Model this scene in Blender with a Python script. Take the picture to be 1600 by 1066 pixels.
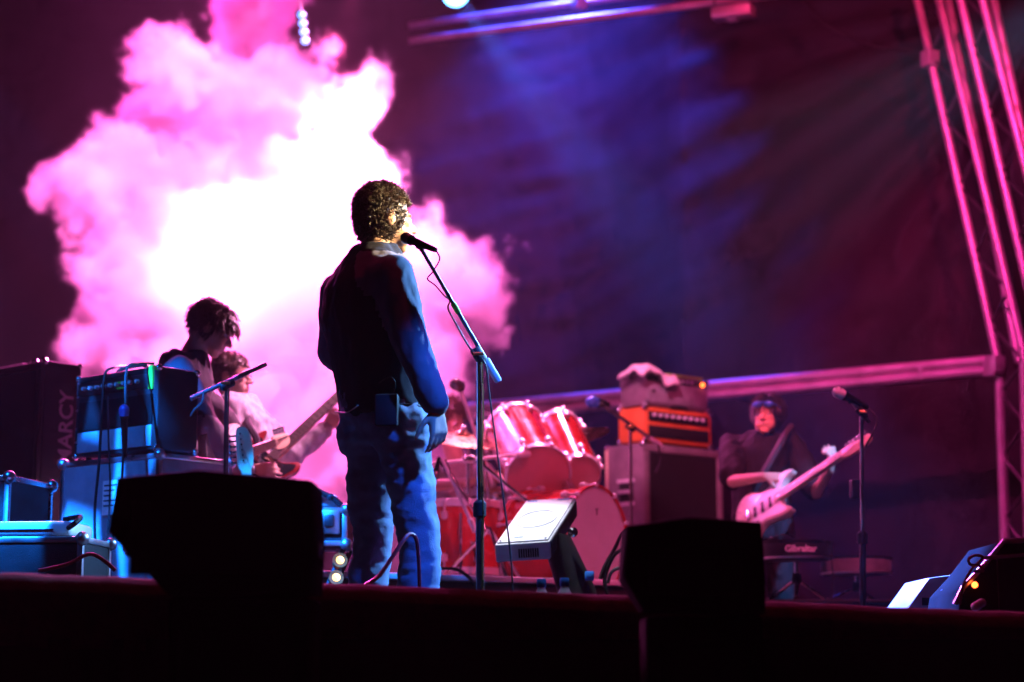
import bpy, bmesh, math, random
from mathutils import Vector, Matrix, noise
V = Vector
R = math.radians
random.seed(7)
scene = bpy.context.scene
for o in list(bpy.data.objects): bpy.data.objects.remove(o)
COL = scene.collection

# ------------------------------------------------------------------ camera
FPX, CAMZ = 3000.0, 0.10            # focal length in pixels of the 1600 px wide photograph; camera height above the stage floor
PITCH = math.atan(517 / FPX)
cam = bpy.data.cameras.new('camera')
cam.sensor_width = 36; cam.lens = FPX / 1600 * 36
cam.clip_start = .05; cam.clip_end = 400
cam.dof.use_dof = True; cam.dof.focus_distance = 7.1; cam.dof.aperture_fstop = 1.9
camo = bpy.data.objects.new('camera', cam); COL.objects.link(camo)
camo.location = (0, 0, CAMZ); camo.rotation_euler = (R(90) + PITCH, 0, 0)
scene.camera = camo
CP, SP = math.cos(PITCH), math.sin(PITCH)
def P(px, py, d):
    """photograph pixel + distance from the camera along the ground -> world point"""
    u = (px - 800) / FPX; v = (533 - py) / FPX
    dr = V((u, CP - v * SP, SP + v * CP))
    return V((0, 0, CAMZ)) + dr * (d / dr.y)

# ------------------------------------------------------------------ night sky, stage lamps and added fill spots, exposure
w = bpy.data.worlds.new('World'); scene.world = w; w.use_nodes = True
bg = w.node_tree.nodes['Background']
sky = w.node_tree.nodes.new('ShaderNodeTexSky'); sky.sky_type = 'NISHITA'; sky.sun_disc = False
sky.sun_elevation = R(-6); sky.sun_rotation = R(200)
w.node_tree.links.new(sky.outputs[0], bg.inputs[0]); bg.inputs[1].default_value = .01
scene.view_settings.view_transform = 'Standard'; scene.view_settings.look = 'None'
scene.view_settings.exposure = 0; scene.view_settings.gamma = 1
scene.cycles.use_denoising = True
scene.cycles.max_bounces = 6; scene.cycles.diffuse_bounces = 2; scene.cycles.glossy_bounces = 3
scene.cycles.volume_bounces = 1; scene.cycles.volume_step_rate = 4
scene.cycles.use_adaptive_sampling = True; scene.cycles.adaptive_threshold = .04; scene.cycles.adaptive_min_samples = 16; scene.cycles.transparent_max_bounces = 12
scene.cycles.sample_clamp_indirect = 6

def spot(name, loc, target, col, power, angle, blend=.6, radius=.06):
    l = bpy.data.lights.new(name, 'SPOT'); l.color = col; l.energy = power
    l.spot_size = R(angle); l.spot_blend = blend; l.shadow_soft_size = radius
    o = bpy.data.objects.new(name, l); COL.objects.link(o); o.location = loc
    o.rotation_euler = (V(target) - V(loc)).to_track_quat('-Z', 'Y').to_euler()
    return o
MAG = (1, .06, .50); PINK = (1, .20, .62); RED = (1, .05, .12); BLUE = (.03, .16, 1); ICE = (.16, .45, 1); WARM = (1, .72, .36)
PK = (1, .14, .56)
spot('smoke_flood', P(365, 390, 12.35), P(390, 400, 0.5), PK, 17000, 165, .9, .25)
spot('smoke_flood_high', P(525, 235, 12.35), P(520, 230, 1), PK, 2600, 160, .9, .2)
spot('smoke_front_wash', (-.4, 8.2, 6.0), P(400, 380, 12.0), PK, 44000, 40, .7, .1)
spot('smoke_low_wash', (-1.5, 11.0, .25), P(420, 420, 12.4), PK, 3000, 80, .9, .1)
spot('magenta_truss_wash', (.2, 8.6, 6.4), (3.5, 12.7, 2.4), (1, .035, .34), 1900, 46, .6)
spot('magenta_back_left', (-3.4, 14.6, 6.4), (.0, 9.6, .9), MAG, 2600, 56, .7)
spot('red_front_wash', (2.2, 5.8, 5.6), (.9, 11.2, .9), (1, .08, .26), 1500, 40, .7)
spot('blue_front_wash', (-3.6, 4.9, 4.3), (-1.7, 8.1, .62), (.004, .18, 1), 17000, 24, .35, .012)
spot('blue_singer_wash', (.8, 5.5, 2.5), (-.42, 6.8, .50), (.015, .14, 1), 520, 21, .5)
spot('warm_face_spot', (2.9, 6.5, 2.6), P(615, 352, 6.75), WARM, 4200, 6, .4)
spot('ice_rim_spot', (2.7, 8.3, 3.2), (-.4, 6.85, .95), ICE, 4200, 24, .5)
spot('monitor_spot', (-.6, 8.0, 5.0), P(835, 815, 8.4), (.75, .8, 1), 2200, 10, .6)
spot('blue_guitar_spot', (3.6, 8.0, 4.6), P(1290, 730, 10.4), (.08, .36, 1), 3200, 8, .6)
spot('blue_beam', P(712, -6, 13.0), P(1436, 915, 7.3), (.05, .16, 1), 62000, 8, .9, .05)
spot('drum_top_fill', (.4, 12.6, 5.6), (.15, 10.6, 1.2), (1, .22, .5), 2600, 22, .6)  # unseen spot added to raise highlights on the drums
spot('red_guitarist_fill', (.4, 6.4, 4.2), P(1205, 690, 10.8), (1, .10, .18), 1700, 9, .6)  # unseen spot added to redden and brighten the guitarist's face
spot('left_band_fill', (1.0, 9.9, 4.6), P(370, 640, 9.3), (1, .34, .70), 3600, 20, .6)  # unseen spot added to stand in for the smoke's glow on the band
spot('stack_fill', (-.3, 9.4, 5.2), P(1012, 640, 13.2), (1, .22, .5), 1900, 10, .6)  # added spot without a fixture, brightens the towel and stack sides
spot('pink_beam', P(552, -22, 13.0), P(520, 200, 11.5), (1, .08, .36), 2500, 20, .8, .05)
spot('blue_backdrop', (.2, 15.3, 7.2), P(900, 380, 16.1), (.05, .06, 1), 3600, 70, .95)
spot('bottle_fill', (.4, 6.0, 5.0), P(865, 925, 6.3), (.45, .6, 1), 500, 5, .5)  # added downlight with no visible source, brightens the bottles
spot('red_edge_fill', (.2, 6.8, 5.6), (.2, 5.35, .3), (1, .04, .14), 150, 62, .8)  # unseen spot added to bring out the red front edge
spot('red_backdrop', (2.6, 8.0, 6.0), P(1150, 300, 14.8), (1, .03, .16), 1700, 50, .9)

def gobo(o, scale=3.2, thr=.47):
    """leaf shaped gobo pattern in a lamp"""
    l = o.data; l.use_nodes = True; nt = l.node_tree; em = nt.nodes['Emission']
    tc = nt.nodes.new('ShaderNodeTexCoord'); sx = nt.nodes.new('ShaderNodeSeparateXYZ'); nt.links.new(tc.outputs['Normal'], sx.inputs[0])
    cb = nt.nodes.new('ShaderNodeCombineXYZ')
    for i in (0, 1):
        d = nt.nodes.new('ShaderNodeMath'); d.operation = 'DIVIDE'; nt.links.new(sx.outputs[i], d.inputs[0]); nt.links.new(sx.outputs[2], d.inputs[1]); nt.links.new(d.outputs[0], cb.inputs[i])
    mp = nt.nodes.new('ShaderNodeMapping'); mp.inputs['Rotation'].default_value = (0, 0, R(35)); mp.inputs['Scale'].default_value = (2.0, .9, 1); mp.inputs['Location'].default_value = (.13, .07, 0); nt.links.new(cb.outputs[0], mp.inputs[0])
    vo = nt.nodes.new('ShaderNodeTexVoronoi'); vo.feature = 'DISTANCE_TO_EDGE'; vo.inputs['Scale'].default_value = scale * 3; nt.links.new(mp.outputs[0], vo.inputs['Vector'])
    r = nt.nodes.new('ShaderNodeMapRange'); r.inputs[1].default_value = .10; r.inputs[2].default_value = .17; r.inputs[3].default_value = .05; r.inputs[4].default_value = 1.3; nt.links.new(vo.outputs[0], r.inputs[0])
    nt.links.new(r.outputs[0], em.inputs['Strength'])
gobo(bpy.data.objects['blue_front_wash'], 2.6)

# ------------------------------------------------------------------ materials
def mat(name, col, rough=.6, metal=0, var=.25, scale=6, bump=0, bscale=40, emit=None, estr=0, trans=0, coat=0, sheen=0):
    m = bpy.data.materials.new(name); m.use_nodes = True
    nt = m.node_tree; b = nt.nodes['Principled BSDF']; L = nt.links.new
    tc = nt.nodes.new('ShaderNodeTexCoord'); n = nt.nodes.new('ShaderNodeTexNoise')
    n.inputs['Scale'].default_value = scale; n.inputs['Detail'].default_value = 6; n.inputs['Roughness'].default_value = .65
    L(tc.outputs['Object'], n.inputs['Vector'])
    r = nt.nodes.new('ShaderNodeMapRange'); r.inputs[1].default_value = .3; r.inputs[2].default_value = .7
    r.inputs[3].default_value = 1 - var; r.inputs[4].default_value = 1 + var
    L(n.outputs['Fac'], r.inputs[0])
    mx = nt.nodes.new('ShaderNodeVectorMath'); mx.operation = 'SCALE'; mx.inputs[0].default_value = col
    L(r.outputs[0], mx.inputs['Scale']); L(mx.outputs[0], b.inputs['Base Color'])
    rr = nt.nodes.new('ShaderNodeMapRange'); rr.inputs[1].default_value = .3; rr.inputs[2].default_value = .7
    rr.inputs[3].default_value = max(.03, rough - .1); rr.inputs[4].default_value = min(1, rough + .1)
    L(n.outputs['Fac'], rr.inputs[0]); L(rr.outputs[0], b.inputs['Roughness'])
    b.inputs['Metallic'].default_value = metal
    if bump:
        n2 = nt.nodes.new('ShaderNodeTexNoise'); n2.inputs['Scale'].default_value = bscale; n2.inputs['Detail'].default_value = 4
        L(tc.outputs['Object'], n2.inputs['Vector'])
        bp = nt.nodes.new('ShaderNodeBump'); bp.inputs['Strength'].default_value = bump; bp.inputs['Distance'].default_value = .01
        L(n2.outputs['Fac'], bp.inputs['Height']); L(bp.outputs[0], b.inputs['Normal'])
    if emit:
        b.inputs['Emission Color'].default_value = (*emit, 1); b.inputs['Emission Strength'].default_value = estr
    if max(col) < .03 and not coat: b.inputs['Specular IOR Level'].default_value = .25 if max(col) > .0105 + (.01 if 'foam' in name else 0) and 'matte' not in name else .02
    if trans:
        b.inputs['Transmission Weight'].default_value = trans
    if coat: b.inputs['Coat Weight'].default_value = coat
    if sheen: b.inputs['Sheen Weight'].default_value = sheen
    return m
M = dict(
    black=mat('black_tolex', (.016, .016, .018), .55, bump=.25, bscale=220),
    blackmatte=mat('matte_black_paint', (.010, .010, .011), .8),
    voidblack=mat('soot_black_foam', (.004, .004, .004), .95),  # blacker copy of the cabinet paint, shade put into its colour
    rubber=mat('black_rubber', (.012, .012, .013), .6),
    grille=mat('dark_grille_cloth', (.009, .009, .011), .9, bump=.3, bscale=400),
    silvercloth=mat('silver_grille_cloth', (.24, .24, .27), .85, var=.35, scale=14, bump=.3, bscale=350),
    caseblue=mat('flight_case_laminate', (.30, .32, .36), .5, var=.3, scale=5),
    alu=mat('aluminium', (.72, .72, .74), .33, 1, var=.15),
    chrome=mat('chrome', (.82, .82, .84), .12, 1, var=.05),
    trussalu=mat('truss_aluminium', (.62, .62, .64), .42, .55, var=.25, scale=4),
    nickel=mat('nickel_hardware', (.80, .80, .82), .32, .45, var=.1),
    steel=mat('dark_steel', (.12, .12, .13), .35, .9),
    drumred=mat('red_drum_lacquer', (.42, .02, .02), .22, var=.2, coat=.6),
    drumhead=mat('drum_head_film', (.42, .40, .42), .45, var=.08, scale=9),
    resohead=mat('resonant_head_red_tint', (.52, .20, .20), .35, var=.1),
    bronze=mat('cymbal_bronze', (.62, .42, .20), .3, .9, var=.2, scale=20),
    orange=mat('orange_vinyl', (.62, .16, .03), .6, bump=.2, bscale=200),
    purplecab=mat('worn_grey_tolex', (.16, .13, .145), .65, var=.3, scale=9, bump=.2, bscale=200),
    cream=mat('cream_piping', (.66, .58, .38), .5),
    skin=mat('skin', (.56, .33, .24), .5, var=.1, scale=14),
    hairdark=mat('dark_brown_hair', (.035, .018, .011), .42),
    hairbrown=mat('brown_hair', (.09, .04, .025), .45),
    navy=mat('navy_jersey', (.012, .014, .026), .85, var=.2, bump=.25, bscale=300),
    sleevegrey=mat('grey_blue_sleeve_jersey', (.11, .11, .16), .85, var=.2, bump=.25, bscale=300),
    denim=mat('washed_denim', (.16, .22, .36), .8, var=.45, scale=7, bump=.35, bscale=260),
    darkjean=mat('dark_trousers', (.014, .014, .022), .8),
    hoodie=mat('dark_hoodie_fleece', (.06, .035, .05), .9, bump=.2),
    greytee=mat('grey_cotton', (.30, .27, .29), .85),
    plaid=mat('pale_shirt_cotton', (.42, .38, .40), .85, var=.35, scale=30),
    darktee=mat('dark_cotton_tee', (.012, .009, .013), .85),
    strap=mat('woven_strap', (.03, .02, .03), .8),
    creamlac=mat('cream_guitar_lacquer', (.72, .66, .52), .25, coat=.5),
    white=mat('white_plastic', (.78, .78, .78), .4, var=.08),
    redlac=mat('dark_red_lacquer', (.20, .015, .015), .2, coat=.6),
    blacklac=mat('black_lacquer', (.012, .012, .014), .15, coat=.6),
    maple=mat('maple_neck', (.58, .42, .24), .35, var=.15),
    rosewood=mat('rosewood', (.06, .03, .02), .5),
    towel=mat('white_terry_towel', (.78, .76, .77), .95, var=.1, bump=.6, bscale=160),
    greentape=mat('green_gaffer_tape', (.25, .72, .04), .6),
    paper=mat('paper_label', (.75, .75, .72), .7, var=.2, scale=40),
    gold=mat('brass', (.75, .5, .14), .3, 1),
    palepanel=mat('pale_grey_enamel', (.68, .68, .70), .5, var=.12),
    carpet=mat('dark_red_carpet', (.10, .016, .022), .95, var=.4, scale=25, bump=.5, bscale=120),
    floorply=mat('black_stage_ply', (.025, .024, .026), .55, var=.4, scale=3),
    skirt=mat('black_stage_skirt', (.010, .010, .012), .95),
    ground=mat('trampled_ground', (.03, .03, .025), .95),
    backdrop=mat('black_tarpaulin', (.012, .011, .013), .62, var=.2, scale=2, bump=.15, bscale=14),
    cable=mat('cable_sheath', (.02, .02, .022), .45),
    redcable=mat('red_cable_sheath', (.30, .02, .04), .4),
    bluecap=mat('blue_bottle_cap', (.03, .22, .7), .4),
    bottle=mat('clear_bottle_plastic', (.80, .84, .88), .2, var=.05, trans=.35),
    blueshade=mat('blue_highlight_lens', (.06, .22, .75), .3, .3),  # lens blue brightened, blue light highlights put into the colour
    label=mat('white_lettering', (.75, .72, .74), .6),
    dimlabel=mat('faded_lettering', (.42, .30, .34), .7),
    lensblue=mat('lit_blue_lamp_lens', (.2, .4, 1), .3, emit=(.12, .42, 1), estr=9),
    lensdim=mat('dim_blue_lamp_lens', (.01, .04, .15), .3, emit=(.05, .35, 1), estr=2.4),
    lenspink=mat('lit_pink_lamp_lens', (1, .4, .7), .3, emit=(1, .25, .65), estr=14),
    lenswarm=mat('lit_warm_lamp_lens', (1, .8, .4), .3, emit=(1, .50, .12), estr=4),
    ledred=mat('lit_red_indicator', (1, .1, .02), .3, emit=(1, .12, .02), estr=9),
    eye=mat('eye_white', (.6, .58, .56), .2),
)

# ------------------------------------------------------------------ mesh helpers
ORG = {}
class MB:
    def __init__(s, mtx=None):
        s.v = []; s.f = []; s.m = mtx or Matrix()
    def add(s, vs, fs):
        b = len(s.v); s.v += [s.m @ V(p) for p in vs]; s.f += [tuple(b + i for i in f) for f in fs]; return s
    def bm(s, bm):
        bm.verts.index_update()
        s.add([v.co.copy() for v in bm.verts], [[v.index for v in f.verts] for f in bm.faces]); bm.free(); return s
    def box(s, x0, x1, y0, y1, z0, z1, bev=0, seg=2):
        bm = bmesh.new(); bmesh.ops.create_cube(bm, size=1)
        for v in bm.verts:
            v.co = V(((x0 + x1) / 2 + v.co.x * (x1 - x0), (y0 + y1) / 2 + v.co.y * (y1 - y0), (z0 + z1) / 2 + v.co.z * (z1 - z0)))
        if bev: bmesh.ops.bevel(bm, geom=bm.edges[:], offset=bev, segments=seg, affect='EDGES', profile=.5)
        return s.bm(bm)
    def hull(s, pts):
        bm = bmesh.new()
        for p in pts: bm.verts.new(p)
        bmesh.ops.convex_hull(bm, input=bm.verts[:])
        return s.bm(bm)
    def prism(s, poly, h0, h1, bev=0, axis='z'):
        bm = bmesh.new()
        def mk(p, h): return {'z': (p[0], p[1], h), 'y': (p[0], h, p[1]), 'x': (h, p[0], p[1])}[axis]
        a = [bm.verts.new(mk(p, h0)) for p in poly]; b = [bm.verts.new(mk(p, h1)) for p in poly]
        f0 = bm.faces.new(a); f1 = bm.faces.new(b)
        for i in range(len(poly)):
            j = (i + 1) % len(poly); bm.faces.new((a[i], a[j], b[j], b[i]))
        bmesh.ops.recalc_face_normals(bm, faces=bm.faces[:])
        if bev:
            es = list(set(f0.edges[:] + f1.edges[:]))
            bmesh.ops.bevel(bm, geom=es, offset=bev, segments=2, affect='EDGES', profile=.5)
        return s.bm(bm)
    def ring(s, c, ax, r, n, up=None, ry=None):
        ax = V(ax).normalized()
        u = (V(up) if up else (V((0, 0, 1)) if abs(ax.z) < .9 else V((1, 0, 0)))); u = (u - ax * u.dot(ax)).normalized(); q = ax.cross(u)
        return [V(c) + q * (r * math.cos(2 * math.pi * i / n)) + u * ((ry or r) * math.sin(2 * math.pi * i / n)) for i in range(n)]
    def cyl(s, p0, p1, r0, r1=None, n=12, cap=True):
        p0, p1 = V(p0), V(p1); r1 = r0 if r1 is None else r1; a = p1 - p0
        vs = s.ring(p0, a, r0, n) + s.ring(p1, a, r1, n)
        fs = [(i, (i + 1) % n, n + (i + 1) % n, n + i) for i in range(n)]
        if cap: fs += [tuple(range(n - 1, -1, -1)), tuple(range(n, 2 * n))]
        return s.add(vs, fs)
    def tube(s, pts, r, n=8, smooth=True, r1=None):
        pts = [V(p) for p in pts]
        if smooth and len(pts) > 2:
            out = []
            for i in range(len(pts) - 1):
                p0 = pts[max(0, i - 1)]; p1 = pts[i]; p2 = pts[i + 1]; p3 = pts[min(len(pts) - 1, i + 2)]
                for k in range(6):
                    t = k / 6
                    out.append(.5 * ((2 * p1) + (p2 - p0) * t + (2 * p0 - 5 * p1 + 4 * p2 - p3) * t * t + (3 * p1 - p0 - 3 * p2 + p3) * t ** 3))
            pts = out + [pts[-1]]
        vs = []; fs = []; up = None
        for i, p in enumerate(pts):
            t = (pts[min(i + 1, len(pts) - 1)] - pts[max(0, i - 1)]).normalized()
            if up is None: up = t.orthogonal()
            up = (up - t * up.dot(t)); up = up.normalized() if up.length > 1e-6 else t.orthogonal()
            q = t.cross(up); rr = r if r1 is None else r + (r1 - r) * i / (len(pts) - 1)
            vs += [p + q * (rr * math.cos(2 * math.pi * k / n)) + up * (rr * math.sin(2 * math.pi * k / n)) for k in range(n)]
            if i: fs += [((i - 1) * n + k, (i - 1) * n + (k + 1) % n, i * n + (k + 1) % n, i * n + k) for k in range(n)]
        fs += [tuple(range(n - 1, -1, -1)), tuple(range(len(vs) - n, len(vs)))]
        return s.add(vs, fs)
    def lathe(s, prof, n=24, o=(0, 0, 0), ax=(0, 0, 1)):
        ax = V(ax).normalized(); vs = []; fs = []
        for (r, h) in prof: vs += s.ring(V(o) + ax * h, ax, max(r, 1e-4), n)
        for i in range(1, len(prof)): fs += [((i - 1) * n + k, (i - 1) * n + (k + 1) % n, i * n + (k + 1) % n, i * n + k) for k in range(n)]
        fs += [tuple(range(n - 1, -1, -1)), tuple(range(len(vs) - n, len(vs)))]
        return s.add(vs, fs)
    def ball(s, c, rx, ry=None, rz=None, q=None, seg=16):
        bm = bmesh.new(); bmesh.ops.create_uvsphere(bm, u_segments=seg, v_segments=max(6, seg * 2 // 3), radius=1)
        S = Matrix.Diagonal((rx, ry or rx, rz or rx, 1)); T = Matrix.Translation(V(c)) @ ((q.to_4x4()) if q else Matrix()) @ S
        bmesh.ops.transform(bm, matrix=T, verts=bm.verts[:]); return s.bm(bm)
    def cap(s, p0, p1, r0, r1=None, n=14):
        r1 = r0 if r1 is None else r1
        return s.cyl(p0, p1, r0, r1, n).ball(p0, r0, seg=n).ball(p1, r1, seg=n)
    def loft(s, rings, n=28):
        """rings: (centre, rx vector, ry vector)"""
        vs = []; fs = []
        for c, a, b in rings:
            vs += [V(c) + V(a) * math.cos(2 * math.pi * k / n) + V(b) * math.sin(2 * math.pi * k / n) for k in range(n)]
        for i in range(1, len(rings)): fs += [((i - 1) * n + k, (i - 1) * n + (k + 1) % n, i * n + (k + 1) % n, i * n + k) for k in range(n)]
        fs += [tuple(range(n - 1, -1, -1)), tuple(range(len(vs) - n, len(vs)))]
        return s.add(vs, fs)
    def build(s, name, material, parent=None, smooth=None, **tags):
        org = ORG[parent.name] if parent is not None else V((0, 0, 0))
        me = bpy.data.meshes.new(name); me.from_pydata([p - org for p in s.v], [], s.f); me.validate()
        bm = bmesh.new(); bm.from_mesh(me); bmesh.ops.recalc_face_normals(bm, faces=bm.faces[:]); bm.to_mesh(me); bm.free()
        return link(name, me, material, parent, org, smooth, tags)
def link(name, me, material, parent, org, smooth=None, tags={}):
    o = bpy.data.objects.new(name, me); COL.objects.link(o)
    for mm in (material if isinstance(material, (list, tuple)) else [material]): me.materials.append(mm)
    if parent is not None: o.parent = parent
    ORG[o.name] = org
    if smooth is None: smooth = 40
    if smooth:
        me.polygons.foreach_set('use_smooth', [True] * len(me.polygons))
        try: me.set_sharp_from_angle(angle=R(smooth))
        except Exception: pass
    for k, x in tags.items(): o[k] = x
    return o
def thing(name, label, cat, loc=(0, 0, 0), group=None):
    e = bpy.data.objects.new(name, None); COL.objects.link(e); e.location = loc; e.empty_display_size = .1
    ORG[e.name] = V(loc); e['label'] = label; e['category'] = cat
    if group: e['group'] = group
    return e
def frame(o, yaw=0, pitch=0, roll=0):
    return Matrix.Translation(V(o)) @ Matrix.Rotation(R(yaw), 4, 'Z') @ Matrix.Rotation(R(pitch), 4, 'X') @ Matrix.Rotation(R(roll), 4, 'Y')
def axes(o, x, n):
    """frame whose local x runs along x and local z along n"""
    x = V(x).normalized(); n = V(n); n = (n - x * n.dot(x)).normalized(); y = n.cross(x)
    return Matrix(((x.x, y.x, n.x, o[0]), (x.y, y.y, n.y, o[1]), (x.z, y.z, n.z, o[2]), (0, 0, 0, 1)))
def text(name, body, size, mtx, material, parent, extrude=.001, bend=None, bold=0):
    cu = bpy.data.curves.new(name, 'FONT'); cu.body = body; cu.size = size; cu.extrude = extrude; cu.offset = bold
    cu.align_x = 'CENTER'; cu.align_y = 'CENTER'; cu.resolution_u = 3
    t = bpy.data.objects.new(name, cu); COL.objects.link(t)
    me = bpy.data.meshes.new_from_object(t.evaluated_get(bpy.context.evaluated_depsgraph_get()))
    bpy.data.objects.remove(t); bpy.data.curves.remove(cu)
    org = ORG[parent.name]
    for v in me.vertices:
        c = v.co.copy()
        if bend: a = c.x / bend; c = V((bend * math.sin(a), c.y, (bend + c.z) * math.cos(a) - bend))
        v.co = (mtx @ c) - org
    me.materials.clear()
    return link(name, me, material, parent, org, smooth=0)
def remesh(mb, voxel, smooth_it=3, factor=.5):
    me = bpy.data.meshes.new('tmp'); me.from_pydata(mb.v, [], mb.f); me.validate()
    bm = bmesh.new(); bm.from_mesh(me); bmesh.ops.recalc_face_normals(bm, faces=bm.faces[:]); bm.to_mesh(me); bm.free()
    o = bpy.data.objects.new('tmp', me); COL.objects.link(o)
    r = o.modifiers.new('r', 'REMESH'); r.mode = 'VOXEL'; r.voxel_size = voxel; r.adaptivity = 0
    sm = o.modifiers.new('s', 'SMOOTH'); sm.factor = factor; sm.iterations = smooth_it
    out = bpy.data.meshes.new_from_object(o.evaluated_get(bpy.context.evaluated_depsgraph_get()))
    bpy.data.objects.remove(o); bpy.data.meshes.remove(me)
    return out
def skin_part(name, mb, voxel, material, parent, it=3, disp=None, matfn=None):
    me = remesh(mb, voxel, it); org = ORG[parent.name]
    if disp:
        ns = [v.normal.copy() for v in me.vertices]
        for v, nn in zip(me.vertices, ns): v.co = v.co + nn * disp(v.co)
    if matfn:
        idx = [matfn(p.center) for p in me.polygons]
    for v in me.vertices: v.co = v.co - org
    o = link(name, me, material, parent, org, smooth=180)
    if matfn: me.polygons.foreach_set('material_index', idx)
    return o
def fold(scale=(9, 9, 4), amp=.008, seed=0, sharp=True):
    def f(co):
        p = V((co.x * scale[0] + seed, co.y * scale[1], co.z * scale[2]))
        n = noise.fractal(p, .9, 2.1, 3)
        return amp * (-abs(n) * 1.6 + .5 if sharp else n)
    return f

# ------------------------------------------------------------------ setting: ground, stage, front edge
def grid(name, fn, nu, nv, material, **kw):
    mb = MB(); vs = [fn(i / nu, j / nv) for j in range(nv + 1) for i in range(nu + 1)]
    fs = [(j * (nu + 1) + i, j * (nu + 1) + i + 1, (j + 1) * (nu + 1) + i + 1, (j + 1) * (nu + 1) + i) for j in range(nv) for i in range(nu)]
    mb.add(vs, fs); return mb.build(name, material, smooth=180, **kw)
grid('ground', lambda a, b: V((-60 + 120 * a, -60 + 120 * b, -1.62)), 8, 8, M['ground'], kind='structure')
st = MB().box(-7, 9, 5.62, 17.4, -.25, 0).build('stage_floor', M['floorply'], kind='structure')
# the carpeted front edge, rounded over at the top, a little sagged towards the right
LIP = [(-3.0, 893), (0, 893), (245, 903), (490, 909), (800, 922), (1000, 930), (1195, 938), (1300, 942), (1400, 948), (1600, 955), (2400, 985)]
def lip_pt(px):
    for (a, ya), (b, yb) in zip(LIP, LIP[1:]):
        if px <= b or (b, yb) == LIP[-1]:
            t = (px - a) / (b - a); y = ya + (yb - ya) * t; break
    return P(px, y, 5.3 + .35 * px / 1600)
def lip(a, b):
    px = -1100 + 3500 * a; c = lip_pt(max(px, -3)) if px > -3 else lip_pt(-3) + V(((px + 3) / 3000 * 5.3, 0, 0))
    c.z += .004 * noise.noise(V((px * .02, 0, 0)))
    prof = [(.42, -.012), (.3, -.004), (.14, 0), (.06, 0), (.02, -.006), (-.012, -.022), (-.026, -.05), (-.03, -.085), (-.03, -.14), (-.028, -.2)]
    k = b * (len(prof) - 1); i = min(int(k), len(prof) - 2); t = k - i
    y = prof[i][0] * (1 - t) + prof[i + 1][0] * t; z = prof[i][1] * (1 - t) + prof[i + 1][1] * t
    return c + V((0, y, z))
grid('stage_edge', lip, 160, 27, M['carpet'], kind='structure')
def skirt(a, b):
    x = -3.6 + 7.4 * a; z = .19 - 1.81 * b
    return V((x, 5.33 + .02 * x + .03 * math.sin(x * 42) * (.3 + b) + .012 * math.sin(x * 17 + 1), z))
grid('stage_skirt', skirt, 420, 10, M['skirt'], kind='structure')

# ------------------------------------------------------------------ backdrop
def bd(a, b):
    s = -8 + 15.5 * a; z = -.02 + 8.2 * b
    if s < .4: x, y = s, 16.4
    else:
        t = s - .4; x = .4 + t * .78; y = 16.4 - t * .62 * min(1, t / 1.2)
    dx = x - 4.2; dz = z - 5.2
    ang = math.atan2(dz, -dx); rad = math.hypot(dx, dz)
    wr = 0
    if x > 0: wr = .06 * math.sin(ang * 34 + .8 * noise.noise(V((x, z, 3)))) * max(0, 1 - rad / 4.2) * min(1, x / 1.2)
    wr += .035 * noise.fractal(V((s * 1.1, z * .45, 0)), .8, 2, 4) + .018 * noise.fractal(V((s * .7 + z * .9, z * 4.0 - s * 1.2, 5)), .8, 2, 3)
    wr += -.03 * math.exp(-((s - 1.72) / .018) ** 2)
    if z < 2.2: wr += .13 * noise.noise(V((s * 1.3, z * .9, 8))) * (1 - z / 2.2) + .03 * math.sin(s * 9 + z * 1.4) * (1 - z / 2.4)
    return V((x, y + wr, z))
b_ = thing('backdrop_curtain', 'huge dark tarpaulin backdrop hung behind the whole band', 'backdrop', (0, 16.4, 0))
mb = MB(); nu, nv = 380, 150
mb.add([bd(i / nu, j / nv) for j in range(nv + 1) for i in range(nu + 1)], [(j * (nu + 1) + i, j * (nu + 1) + i + 1, (j + 1) * (nu + 1) + i + 1, (j + 1) * (nu + 1) + i) for j in range(nv) for i in range(nu)])
mb.build('cloth', M['backdrop'], b_, smooth=180)

# ------------------------------------------------------------------ trusses
def lattice(name, label, chords, pairs, nodes, r=.026, rl=.011, loc=None, plates=()):
    t = thing(name, label, 'truss', loc or chords[0][0], 'aluminium stage trusses')
    for c in chords: MB().tube(c, r, 12, smooth=False).build('chord', M['trussalu'], t)
    for (a, b) in pairs:
        for k in range(nodes):
            f = lambda c, u: V(c[0]).lerp(V(c[-1]), u)
            p = f(chords[a], k / nodes); q = f(chords[b], (k + .5) / nodes); p2 = f(chords[a], (k + 1) / nodes)
            MB().tube([p, q], rl, 8, smooth=False).build('lacing', M['steel'], t)
            MB().tube([q, p2], rl, 8, smooth=False).build('lacing', M['steel'], t)
            MB().ball(q, .028, seg=10).build('weld_node', M['trussalu'], t)
    for p in plates:
        MB(frame(p, 30)).box(-.05, .05, -.05, .05, -.06, .06, .008).build('clamp_block', M['trussalu'], t)
    return t
def ln(a, b, d0, d1, e=0.0):
    p, q = P(*a, d0), P(*b, d1); return [p - (q - p) * e, q + (q - p) * e]
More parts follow.
